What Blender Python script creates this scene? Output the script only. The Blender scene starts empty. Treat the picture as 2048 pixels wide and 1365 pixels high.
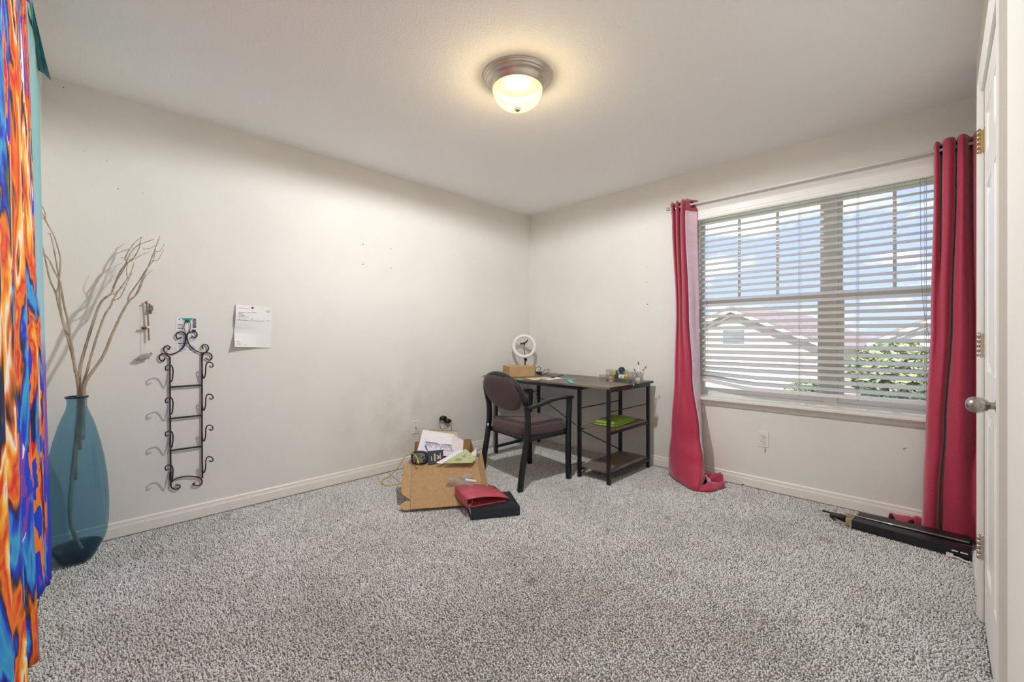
import bpy, math, random
import numpy as np
from mathutils import Vector, Matrix

random.seed(7)
rng = np.random.default_rng(7)
SC = bpy.context.scene
COL = SC.collection
PI = math.pi

# ------------------------------------------------------------------ camera, sky, sun, exposure
CAM = (-3.498, -3.224, 1.107)
FPX, PCX, PCY = 859.0, 1024.0, 674.0            # focal length and principal point for 2048 x 1365
cam_data = bpy.data.cameras.new('camera')
cam_data.sensor_width = 36.0
cam_data.lens = FPX / 2048 * 36
cam_data.shift_y = (PCY - 682.5) / 2048
cam_data.clip_start = 0.02
cam_data.clip_end = 400
cam = bpy.data.objects.new('camera', cam_data)
COL.objects.link(cam)
cam.location = CAM
cam.rotation_euler = (PI / 2, 0, -PI / 4)
SC.camera = cam

LAMP_POWER = 168.0
GLOW = 4.2
SKY_STRENGTH = 1.0
SUN_STRENGTH = 6.0
SC.view_settings.view_transform = 'Standard'
SC.view_settings.look = 'None'
SC.view_settings.exposure = 0.0
SC.view_settings.gamma = 1.0
SC.view_settings.use_curve_mapping = False
SC.cycles.max_bounces = 8
SC.cycles.diffuse_bounces = 6
SC.cycles.transparent_max_bounces = 24

world = bpy.data.worlds.new('sky')
SC.world = world
world.use_nodes = True
wn, wl = world.node_tree.nodes, world.node_tree.links
wn.clear()
w_out = wn.new('ShaderNodeOutputWorld')
w_bg = wn.new('ShaderNodeBackground')
w_tc = wn.new('ShaderNodeTexCoord')
w_map = wn.new('ShaderNodeMapping'); w_map.inputs['Scale'].default_value = (3.0, 3.0, 7.0); w_map.inputs['Location'].default_value = (2.3, 0.4, 1.1)
w_noise = wn.new('ShaderNodeTexNoise'); w_noise.inputs['Scale'].default_value = 1.6
w_noise.inputs['Detail'].default_value = 6; w_noise.inputs['Roughness'].default_value = 0.55
w_cl = wn.new('ShaderNodeValToRGB')
w_cl.color_ramp.elements[0].position = 0.52; w_cl.color_ramp.elements[1].position = 0.66
w_sep = wn.new('ShaderNodeSeparateXYZ')
w_gr = wn.new('ShaderNodeValToRGB')
w_gr.color_ramp.elements[0].position = 0.0; w_gr.color_ramp.elements[0].color = (0.80, 0.95, 1.5, 1)
w_gr.color_ramp.elements[1].position = 0.6; w_gr.color_ramp.elements[1].color = (0.55, 0.74, 1.5, 1)
w_mix = wn.new('ShaderNodeMixRGB'); w_mix.inputs[2].default_value = (1.7, 1.7, 1.72, 1)
wl.new(w_tc.outputs['Generated'], w_map.inputs['Vector'])
wl.new(w_map.outputs['Vector'], w_noise.inputs['Vector'])
wl.new(w_noise.outputs['Fac'], w_cl.inputs['Fac'])
wl.new(w_tc.outputs['Generated'], w_sep.inputs[0])
wl.new(w_sep.outputs['Z'], w_gr.inputs['Fac'])
wl.new(w_cl.outputs['Color'], w_mix.inputs[0])
wl.new(w_gr.outputs['Color'], w_mix.inputs[1])
wl.new(w_mix.outputs[0], w_bg.inputs['Color'])
w_bg.inputs['Strength'].default_value = SKY_STRENGTH
wl.new(w_bg.outputs[0], w_out.inputs['Surface'])

sun_data = bpy.data.lights.new('sun', 'SUN')
sun_data.energy = SUN_STRENGTH
sun_data.angle = math.radians(0.6)
sun_data.color = (1.0, 0.95, 0.87)
sun = bpy.data.objects.new('sun', sun_data)
COL.objects.link(sun)
sun.rotation_euler = Vector((0.75, 0.25, -0.75)).to_track_quat('-Z', 'Y').to_euler()


# ------------------------------------------------------------------ pixel helpers: a photo pixel on a plane of the room
def ray(px, py):
    k = (px - PCX) / FPX
    s = math.sqrt(0.5)
    return (s * (1 + k), s * (1 - k), (PCY - py) / FPX)

def at(px, py, t):
    d = ray(px, py)
    return Vector([CAM[i] + t * d[i] for i in range(3)])

def onx(px, py, x=0.0):
    d = ray(px, py); return at(px, py, (x - CAM[0]) / d[0])

def ony(px, py, y=0.0):
    d = ray(px, py); return at(px, py, (y - CAM[1]) / d[1])

def onz(px, py, z=0.0):
    d = ray(px, py); return at(px, py, (z - CAM[2]) / d[2])


# ------------------------------------------------------------------ materials
MATS = {}
def mat(name, col, rough=0.6, metal=0.0, var=0.0, vscale=8.0, col2=None, bump=0.0, bscale=60.0, bdist=0.002,
        spec=0.5, sheen=0.0, trans=0.0, stretch=None, detail=4.0, coat=0.0, alpha=1.0, bdetail=3.0):
    m = bpy.data.materials.new(name); MATS[name] = m
    m.use_nodes = True
    n, l = m.node_tree.nodes, m.node_tree.links
    b = n['Principled BSDF']
    b.inputs['Base Color'].default_value = (*col, 1)
    b.inputs['Roughness'].default_value = rough
    b.inputs['Metallic'].default_value = metal
    b.inputs['Specular IOR Level'].default_value = spec
    b.inputs['Sheen Weight'].default_value = sheen
    b.inputs['Transmission Weight'].default_value = trans
    b.inputs['Coat Weight'].default_value = coat
    b.inputs['Alpha'].default_value = alpha
    tc = n.new('ShaderNodeTexCoord'); mp = n.new('ShaderNodeMapping')
    if stretch: mp.inputs['Scale'].default_value = stretch
    l.new(tc.outputs['Object'], mp.inputs['Vector'])
    no = n.new('ShaderNodeTexNoise'); no.inputs['Scale'].default_value = vscale; no.inputs['Detail'].default_value = detail
    l.new(mp.outputs['Vector'], no.inputs['Vector'])
    cr = n.new('ShaderNodeValToRGB')
    if col2 is None: col2 = tuple(max(0, c * (1 - var)) for c in col)
    cr.color_ramp.elements[0].position = 0.36; cr.color_ramp.elements[0].color = (*col2, 1)
    cr.color_ramp.elements[1].position = 0.64; cr.color_ramp.elements[1].color = (*col, 1)
    l.new(no.outputs['Fac'], cr.inputs['Fac'])
    l.new(cr.outputs['Color'], b.inputs['Base Color'])
    if bump > 0:
        bn = n.new('ShaderNodeTexNoise'); bn.inputs['Scale'].default_value = bscale; bn.inputs['Detail'].default_value = bdetail
        bp = n.new('ShaderNodeBump'); bp.inputs['Strength'].default_value = bump; bp.inputs['Distance'].default_value = bdist
        l.new(mp.outputs['Vector'], bn.inputs['Vector'])
        l.new(bn.outputs['Fac'], bp.inputs['Height']); l.new(bp.outputs['Normal'], b.inputs['Normal'])
    return m

mat('wall', (0.81, 0.797, 0.752), 0.75, var=0.05, vscale=1.6, bump=0.28, bscale=130, bdist=0.002, spec=0.25, detail=6)
mat('ceiling', (0.96, 0.96, 0.952), 0.85, var=0.02, vscale=2, bump=0.6, bscale=95, bdist=0.004, spec=0.1)
mat('trim', (0.86, 0.83, 0.775), 0.4, var=0.03, vscale=9)
mat('casing', (0.80, 0.775, 0.72), 0.4, var=0.02, vscale=9)
mat('door_paint', (0.86, 0.85, 0.82), 0.32, var=0.02, vscale=5, bump=0.05, bscale=40)
mat('vinyl', (0.86, 0.86, 0.83), 0.35, var=0.02)
mat('blind', (0.82, 0.80, 0.77), 0.4, var=0.02, vscale=3)
mat('slat_shaded', (0.67, 0.645, 0.605), 0.4, var=0.03, vscale=3)  # darker copy of the blind white: backlit shade put into the slat colour
mat('cord', (0.55, 0.52, 0.48), 0.8, var=0.1)
mat('glass_pane', (0.9, 0.95, 0.95), 0.02, trans=1.0)
mat('black_metal', (0.007, 0.010, 0.015), 0.34, metal=0.0, var=0.3, vscale=14, spec=0.6)
mat('chair_black', (0.006, 0.009, 0.012), 0.30, var=0.3, vscale=20, spec=0.55)
mat('iron', (0.012, 0.011, 0.011), 0.45, var=0.3, vscale=40)
mat('knob_metal', (0.40, 0.38, 0.34), 0.28, metal=1.0, var=0.05)
mat('rod_white', (0.80, 0.79, 0.77), 0.3, var=0.02)
mat('nickel', (0.64, 0.57, 0.48), 0.34, metal=1.0, var=0.08, vscale=20)
mat('brass', (0.62, 0.50, 0.28), 0.35, metal=1.0, var=0.15, vscale=20)
mat('chrome', (0.75, 0.75, 0.76), 0.18, metal=1.0, var=0.03)
mat('desk_wood', (0.235, 0.195, 0.155), 0.5, vscale=5.0, col2=(0.13, 0.105, 0.085), stretch=(9, 1, 4), detail=8, bump=0.08, bscale=30)
mat('desk_edge', (0.03, 0.028, 0.026), 0.5, var=0.2)
mat('upholstery', (0.125, 0.070, 0.078), 0.8, vscale=260, col2=(0.036, 0.021, 0.025), detail=2, sheen=0.18, bump=0.3, bscale=300, bdist=0.001)
mat('cardboard', (0.53, 0.335, 0.17), 0.8, var=0.12, vscale=14, bump=0.05, bscale=120)
mat('cardboard_in', (0.50, 0.31, 0.15), 0.85, var=0.18, vscale=60, stretch=(1, 1, 0.3))
mat('cardboard_core', (0.42, 0.29, 0.16), 0.85, var=0.3, vscale=90)
mat('paper', (0.83, 0.83, 0.82), 0.7, var=0.03, vscale=10)
mat('paper_pink', (0.82, 0.72, 0.72), 0.7, var=0.06, vscale=20)
mat('paper_lilac', (0.78, 0.75, 0.86), 0.7, var=0.08, vscale=12)
mat('paper_cream', (0.70, 0.60, 0.36), 0.7, var=0.08, vscale=12)
mat('paper_green', (0.52, 0.56, 0.30), 0.7, var=0.08, vscale=12)
mat('ink', (0.035, 0.035, 0.05), 0.7, var=0.2)
mat('ink_grey', (0.28, 0.28, 0.30), 0.7, var=0.2)
mat('ink_blue', (0.03, 0.08, 0.30), 0.7, var=0.2)
mat('ink_red', (0.50, 0.06, 0.06), 0.7, var=0.2)
mat('ink_violet', (0.30, 0.26, 0.52), 0.7, var=0.2)
mat('teal_print', (0.02, 0.42, 0.40), 0.5, var=0.1)
mat('photo_print', (0.30, 0.32, 0.30), 0.5, vscale=160, col2=(0.01, 0.015, 0.03))
mat('navy', (0.012, 0.028, 0.055), 0.55, var=0.25, vscale=30)
mat('gold', (0.70, 0.52, 0.28), 0.4, var=0.1)
mat('binder_red', (0.56, 0.085, 0.125), 0.5, var=0.12, vscale=14)
mat('binder_black', (0.018, 0.026, 0.036), 0.5, var=0.2, vscale=20, bump=0.1, bscale=80)
mat('curtain_red', (0.53, 0.026, 0.082), 0.66, vscale=160, col2=(0.41, 0.018, 0.06), sheen=0.5, bump=0.12, bscale=260, bdist=0.001)
mat('curtain_lining', (0.86, 0.60, 0.70), 0.30, var=0.1, vscale=6, stretch=(1, 1, 4), sheen=0.2)
mat('ring_white', (0.86, 0.85, 0.83), 0.45, var=0.01)
mat('black_plastic', (0.010, 0.010, 0.011), 0.4, var=0.2)
mat('white_plastic', (0.82, 0.80, 0.76), 0.4, var=0.02)
mat('slot', (0.05, 0.045, 0.04), 0.6, var=0.1)
mat('yellow_cable', (0.72, 0.60, 0.02), 0.5, var=0.05)
mat('towel', (0.40, 0.58, 0.09), 0.95, vscale=120, col2=(0.20, 0.36, 0.03), bump=1.0, bscale=160, bdist=0.008)
mat('teal_plastic', (0.05, 0.62, 0.56), 0.4, var=0.05)
mat('driftwood', (0.50, 0.40, 0.29), 0.75, vscale=14, col2=(0.36, 0.275, 0.19), stretch=(4, 4, 0.6), bump=0.3, bscale=60)
mat('bark_inside', (0.80, 0.76, 0.66), 0.8, var=0.25, vscale=60)
mat('stick', (0.36, 0.26, 0.16), 0.8, var=0.3, vscale=40)
mat('cork', (0.20, 0.085, 0.03), 0.7, var=0.4, vscale=90)
mat('jade', (0.42, 0.46, 0.38), 0.45, var=0.25, vscale=40)
mat('red_plastic', (0.60, 0.01, 0.02), 0.35, var=0.05)
mat('dark_red', (0.20, 0.005, 0.01), 0.35, var=0.05)
mat('green_plastic', (0.05, 0.55, 0.06), 0.35, var=0.05)
mat('pouch', (0.035, 0.032, 0.036), 0.8, var=0.3, vscale=30)
mat('pouch_grey', (0.32, 0.36, 0.39), 0.7, vscale=60, col2=(0.03, 0.035, 0.045))
mat('tan_plastic', (0.42, 0.33, 0.22), 0.5, var=0.15)
mat('rail_black', (0.014, 0.015, 0.019), 0.36, var=0.2, vscale=12)
mat('yellow', (0.85, 0.70, 0.02), 0.45, var=0.05)
mat('peach', (0.85, 0.55, 0.40), 0.5, var=0.1)
mat('globe_blue', (0.008, 0.022, 0.05), 0.16, var=0.1)
mat('siding', (0.72, 0.59, 0.53), 0.8, var=0.08, vscale=3, stretch=(0.3, 0.3, 8))
mat('siding_pale', (0.80, 0.79, 0.76), 0.8, var=0.06, vscale=3, stretch=(0.3, 0.3, 8))
mat('roof_out', (0.46, 0.36, 0.33), 0.9, var=0.2, vscale=6)
mat('house_trim', (0.9, 0.9, 0.88), 0.6, var=0.03)
mat('house_glass', (0.34, 0.37, 0.36), 0.15, var=0.2, vscale=2)
mat('lawn', (0.30, 0.40, 0.16), 0.95, vscale=5, col2=(0.16, 0.27, 0.06))
mat('concrete', (0.62, 0.57, 0.52), 0.9, var=0.1, vscale=2)
mat('leaf', (0.46, 0.54, 0.26), 0.7, vscale=9, col2=(0.24, 0.32, 0.12))
mat('bark', (0.16, 0.12, 0.09), 0.9, var=0.3, vscale=20)
mat('carpet_base', (0.44, 0.43, 0.41), 1.0, var=0.3, vscale=200, spec=0.0)

def wall_dirt():
    # hand and furniture smudges low on the long wall near the outlets, and faint rubbed patches
    m = MATS['wall']; n, l = m.node_tree.nodes, m.node_tree.links; b = n['Principled BSDF']
    src = b.inputs['Base Color'].links[0].from_socket
    tc = n.new('ShaderNodeTexCoord')
    ds = n.new('ShaderNodeVectorMath'); ds.operation = 'DISTANCE'; ds.inputs[1].default_value = (-1.55, 0.0, 0.34)
    l.new(tc.outputs['Object'], ds.inputs[0])
    mr = n.new('ShaderNodeMapRange'); mr.inputs[1].default_value = 0.75; mr.inputs[2].default_value = 0.1; mr.inputs[3].default_value = 0.0; mr.inputs[4].default_value = 1.0
    l.new(ds.outputs['Value'], mr.inputs[0])
    no = n.new('ShaderNodeTexNoise'); no.inputs['Scale'].default_value = 5.0; no.inputs['Detail'].default_value = 6; no.inputs['Roughness'].default_value = 0.65
    l.new(tc.outputs['Object'], no.inputs['Vector'])
    cr = n.new('ShaderNodeValToRGB'); cr.color_ramp.elements[0].position = 0.42; cr.color_ramp.elements[1].position = 0.66
    l.new(no.outputs['Fac'], cr.inputs['Fac'])
    mu = n.new('ShaderNodeMath'); mu.operation = 'MULTIPLY'; l.new(mr.outputs[0], mu.inputs[0]); l.new(cr.outputs['Color'], mu.inputs[1])
    mx = n.new('ShaderNodeMixRGB'); mx.blend_type = 'MULTIPLY'; mx.inputs[2].default_value = (0.88, 0.86, 0.83, 1)
    l.new(mu.outputs[0], mx.inputs[0]); l.new(src, mx.inputs[1]); l.new(mx.outputs[0], b.inputs['Base Color'])
wall_dirt()

def special_mats():
    # carpet tufts: grey-beige yarn, every tuft its own tone, worn and soiled patches
    m = bpy.data.materials.new('carpet'); MATS['carpet'] = m; m.use_nodes = True
    n, l = m.node_tree.nodes, m.node_tree.links
    b = n['Principled BSDF']; b.inputs['Roughness'].default_value = 1.0
    b.inputs['Specular IOR Level'].default_value = 0.05; b.inputs['Sheen Weight'].default_value = 0.15
    ge = n.new('ShaderNodeNewGeometry')
    r1 = n.new('ShaderNodeValToRGB')
    e = r1.color_ramp.elements
    e[0].position = 0.0; e[0].color = (0.48, 0.475, 0.45, 1)
    e[1].position = 1.0; e[1].color = (0.98, 0.985, 0.96, 1)
    a = r1.color_ramp.elements.new(0.5); a.color = (0.925, 0.925, 0.90, 1)
    l.new(ge.outputs['Random Per Island'], r1.inputs['Fac'])
    tc = n.new('ShaderNodeTexCoord')
    n1 = n.new('ShaderNodeTexNoise'); n1.inputs['Scale'].default_value = 1.7; n1.inputs['Detail'].default_value = 5
    r2 = n.new('ShaderNodeValToRGB')
    r2.color_ramp.elements[0].position = 0.32; r2.color_ramp.elements[0].color = (0.82, 0.815, 0.80, 1)
    r2.color_ramp.elements[1].position = 0.60; r2.color_ramp.elements[1].color = (1, 1, 1, 1)
    l.new(tc.outputs['Object'], n1.inputs['Vector']); l.new(n1.outputs['Fac'], r2.inputs['Fac'])
    n3 = n.new('ShaderNodeTexNoise'); n3.inputs['Scale'].default_value = 5.5; n3.inputs['Detail'].default_value = 4
    r3 = n.new('ShaderNodeValToRGB')
    r3.color_ramp.elements[0].position = 0.24; r3.color_ramp.elements[0].color = (0.55, 0.51, 0.48, 1)
    r3.color_ramp.elements[1].position = 0.34; r3.color_ramp.elements[1].color = (1, 1, 1, 1)
    l.new(tc.outputs['Object'], n3.inputs['Vector']); l.new(n3.outputs['Fac'], r3.inputs['Fac'])
    m1 = n.new('ShaderNodeMixRGB'); m1.blend_type = 'MULTIPLY'; m1.inputs[0].default_value = 1
    m2 = n.new('ShaderNodeMixRGB'); m2.blend_type = 'MULTIPLY'; m2.inputs[0].default_value = 1
    l.new(r1.outputs[0], m1.inputs[1]); l.new(r2.outputs[0], m1.inputs[2])
    l.new(m1.outputs[0], m2.inputs[1]); l.new(r3.outputs[0], m2.inputs[2])
    l.new(m2.outputs[0], b.inputs['Base Color'])

    # tinted glass: light passes straight through, coloured, with a glossy skin
    def tint(name, col, gloss=0.35, rough=0.06, bump=0.0, body=0.0, bodycol=(0.2, 0.3, 0.4), bscale=14, stretch=(1, 1, 1)):
        m = bpy.data.materials.new(name); MATS[name] = m; m.use_nodes = True
        n, l = m.node_tree.nodes, m.node_tree.links; n.clear()
        out = n.new('ShaderNodeOutputMaterial')
        tr = n.new('ShaderNodeBsdfTransparent'); tr.inputs[0].default_value = (*col, 1)
        df = n.new('ShaderNodeBsdfDiffuse'); df.inputs[0].default_value = (*bodycol, 1)
        gl = n.new('ShaderNodeBsdfGlossy'); gl.inputs['Roughness'].default_value = rough
        fr = n.new('ShaderNodeLayerWeight'); fr.inputs['Blend'].default_value = 0.5
        pw = n.new('ShaderNodeMath'); pw.operation = 'POWER'; pw.inputs[1].default_value = 3.5
        sc = n.new('ShaderNodeMath'); sc.operation = 'MULTIPLY_ADD'; sc.inputs[1].default_value = gloss; sc.inputs[2].default_value = 0.045
        l.new(fr.outputs['Facing'], pw.inputs[0]); l.new(pw.outputs[0], sc.inputs[0])
        mx0 = n.new('ShaderNodeMixShader'); mx0.inputs[0].default_value = body
        mx = n.new('ShaderNodeMixShader')
        l.new(tr.outputs[0], mx0.inputs[1]); l.new(df.outputs[0], mx0.inputs[2])
        l.new(sc.outputs[0], mx.inputs[0]); l.new(mx0.outputs[0], mx.inputs[1]); l.new(gl.outputs[0], mx.inputs[2])
        l.new(mx.outputs[0], out.inputs['Surface'])
        tc = n.new('ShaderNodeTexCoord'); mp = n.new('ShaderNodeMapping'); mp.inputs['Scale'].default_value = stretch
        no = n.new('ShaderNodeTexNoise'); no.inputs['Scale'].default_value = bscale
        bp = n.new('ShaderNodeBump'); bp.inputs['Strength'].default_value = bump; bp.inputs['Distance'].default_value = 0.01
        l.new(tc.outputs['Object'], mp.inputs[0]); l.new(mp.outputs[0], no.inputs['Vector'])
        l.new(no.outputs['Fac'], bp.inputs['Height'])
        l.new(bp.outputs[0], gl.inputs['Normal']); l.new(bp.outputs[0], fr.inputs['Normal'])
    tint('vase_glass', (0.50, 0.70, 0.80), 0.5, 0.05, 0.35, 0.10, (0.10, 0.25, 0.36), 9, (1, 1, 1.5))
    tint('vase_base', (0.14, 0.34, 0.42), 0.5, 0.05, 0.3, 0.25, (0.02, 0.09, 0.13))
    tint('clear_plastic', (0.93, 0.93, 0.92), 0.45, 0.06, 0.1, 0.03, (0.8, 0.8, 0.78))
    tint('crumpled_plastic', (0.90, 0.90, 0.89), 1.2, 0.07, 1.0, 0.16, (0.9, 0.9, 0.9), 60)
    tint('window_glass', (0.97, 0.985, 0.98), 0.45, 0.01, 0.0, 0.0)

    # lamp dome: ribbed frosted glass lit from inside
    m = bpy.data.materials.new('lamp_glass'); MATS['lamp_glass'] = m; m.use_nodes = True
    n, l = m.node_tree.nodes, m.node_tree.links; n.clear()
    out = n.new('ShaderNodeOutputMaterial')
    em = n.new('ShaderNodeEmission'); em.inputs[0].default_value = (1.0, 0.66, 0.095, 1); em.inputs[1].default_value = GLOW
    tr = n.new('ShaderNodeBsdfTransparent'); tr.inputs[0].default_value = (1, 1, 1, 1)
    mx = n.new('ShaderNodeMixShader'); mx.inputs[0].default_value = 0.60
    l.new(em.outputs[0], mx.inputs[1]); l.new(tr.outputs[0], mx.inputs[2]); l.new(mx.outputs[0], out.inputs['Surface'])
    em.inputs[1].default_value = GLOW / 0.40
    m = bpy.data.materials.new('bulb'); MATS['bulb'] = m; m.use_nodes = True
    n, l = m.node_tree.nodes, m.node_tree.links; n.clear()
    out = n.new('ShaderNodeOutputMaterial')
    em = n.new('ShaderNodeEmission'); em.inputs[0].default_value = (1.0, 0.85, 0.62, 1); em.inputs[1].default_value = 14
    l.new(em.outputs[0], out.inputs['Surface'])

    # painted tapestry: streaks and strokes of many colours, pale teal along its edge
    m = bpy.data.materials.new('tapestry'); MATS['tapestry'] = m; m.use_nodes = True
    n, l = m.node_tree.nodes, m.node_tree.links
    b = n['Principled BSDF']; b.inputs['Roughness'].default_value = 0.6; b.inputs['Specular IOR Level'].default_value = 0.25
    tc = n.new('ShaderNodeTexCoord')
    sp = n.new('ShaderNodeSeparateXYZ'); l.new(tc.outputs['Object'], sp.inputs[0])
    def noise(scale, stretch, detail, dist, off=0):
        mp = n.new('ShaderNodeMapping'); mp.inputs['Scale'].default_value = stretch; mp.inputs['Location'].default_value = (off, off, off)
        no = n.new('ShaderNodeTexNoise'); no.inputs['Scale'].default_value = scale
        no.inputs['Detail'].default_value = detail; no.inputs['Distortion'].default_value = dist
        l.new(tc.outputs['Object'], mp.inputs[0]); l.new(mp.outputs[0], no.inputs['Vector']); return no.outputs['Fac']
    def ramp(fac, stops, const=True):
        r = n.new('ShaderNodeValToRGB'); r.color_ramp.interpolation = 'CONSTANT' if const else 'LINEAR'
        els = r.color_ramp.elements
        els[0].position, els[0].color = stops[0][0], (*stops[0][1], 1)
        els[1].position, els[1].color = stops[1][0], (*stops[1][1], 1)
        for p, c in stops[2:]:
            k = els.new(p); k.color = (*c, 1)
        l.new(fac, r.inputs['Fac']); return r.outputs[0]
    OR, RED, YEL, BLU, NAV, BLK, WHT, SKY, PUR, GRN, PNK = ((0.90, 0.22, 0.02), (0.66, 0.02, 0.02), (0.95, 0.55, 0.05), (0.01, 0.05, 0.60),
        (0.005, 0.015, 0.12), (0.012, 0.012, 0.02), (0.85, 0.85, 0.84), (0.05, 0.38, 0.66), (0.20, 0.06, 0.42), (0.03, 0.40, 0.22), (0.65, 0.06, 0.25))
    f1 = noise(1.0, (1, 8.5, 2.6), 4.0, 0.5)
    zlow = n.new('ShaderNodeMapRange'); zlow.inputs[1].default_value = 0.15; zlow.inputs[2].default_value = 1.15; zlow.inputs[3].default_value = -0.09; zlow.inputs[4].default_value = 0.01
    l.new(sp.outputs['Z'], zlow.inputs[0])
    adz = n.new('ShaderNodeMath'); adz.operation = 'ADD'; l.new(f1, adz.inputs[0]); l.new(zlow.outputs[0], adz.inputs[1]); f1 = adz.outputs[0]
    c1 = ramp(f1, [(0.0, NAV), (0.32, BLU), (0.385, SKY), (0.41, BLU), (0.435, BLK), (0.465, OR), (0.50, RED), (0.53, OR), (0.555, YEL), (0.575, WHT), (0.59, OR), (0.62, BLK), (0.66, NAV), (0.70, GRN), (0.76, PNK)], False)
    f2 = noise(1.0, (1, 12.0, 3.2), 4.0, 0.6, 5.3)
    c2 = ramp(f2, [(0.0, BLK), (0.36, NAV), (0.44, RED), (0.48, OR), (0.53, BLU), (0.60, PUR), (0.66, WHT), (0.72, YEL)])
    f3 = noise(1.0, (1, 5.0, 1.5), 2.0, 0.5, 2.1)
    sw = ramp(f3, [(0.0, (0, 0, 0)), (0.55, (1, 1, 1))])
    mx = n.new('ShaderNodeMixRGB'); l.new(sw, mx.inputs[0]); l.new(c1, mx.inputs[1]); l.new(c2, mx.inputs[2])
    # edge strip: pale teal high, light blue lower, then violet and ultramarine
    zr = n.new('ShaderNodeMapRange'); zr.inputs[1].default_value = 0.1; zr.inputs[2].default_value = 2.3; l.new(sp.outputs['Z'], zr.inputs[0])
    edge = ramp(zr.outputs[0], [(0.0, (0.01, 0.03, 0.55)), (0.20, (0.015, 0.05, 0.58)), (0.26, (0.22, 0.09, 0.52)), (0.40, (0.24, 0.10, 0.50)), (0.46, (0.34, 0.55, 0.66)), (0.75, (0.25, 0.50, 0.54)), (1.0, (0.30, 0.50, 0.46))], False)
    wob = noise(3.0, (1, 1, 1.2), 3, 0.5, 9)
    ad = n.new('ShaderNodeMath'); ad.operation = 'MULTIPLY_ADD'; ad.inputs[1].default_value = 0.10; l.new(wob, ad.inputs[0]); l.new(sp.outputs['Y'], ad.inputs[2])
    zz = n.new('ShaderNodeMath'); zz.operation = 'MULTIPLY_ADD'; zz.inputs[1].default_value = 0.30; zmx = n.new('ShaderNodeMath'); zmx.operation = 'MAXIMUM'; zmx.inputs[1].default_value = 1.15; l.new(sp.outputs['Z'], zmx.inputs[0]); l.new(zmx.outputs[0], zz.inputs[0]); l.new(ad.outputs[0], zz.inputs[2])
    ms = n.new('ShaderNodeMapRange'); ms.inputs[1].default_value = -0.50; ms.inputs[2].default_value = -0.48; l.new(zz.outputs[0], ms.inputs[0])
    mx2 = n.new('ShaderNodeMixRGB'); l.new(ms.outputs[0], mx2.inputs[0]); l.new(mx.outputs[0], mx2.inputs[1]); l.new(edge, mx2.inputs[2])
    l.new(mx2.outputs[0], b.inputs['Base Color'])
    mat('tapestry_back', (0.03, 0.30, 0.36), 0.6, var=0.3, vscale=14)
special_mats()


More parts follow.
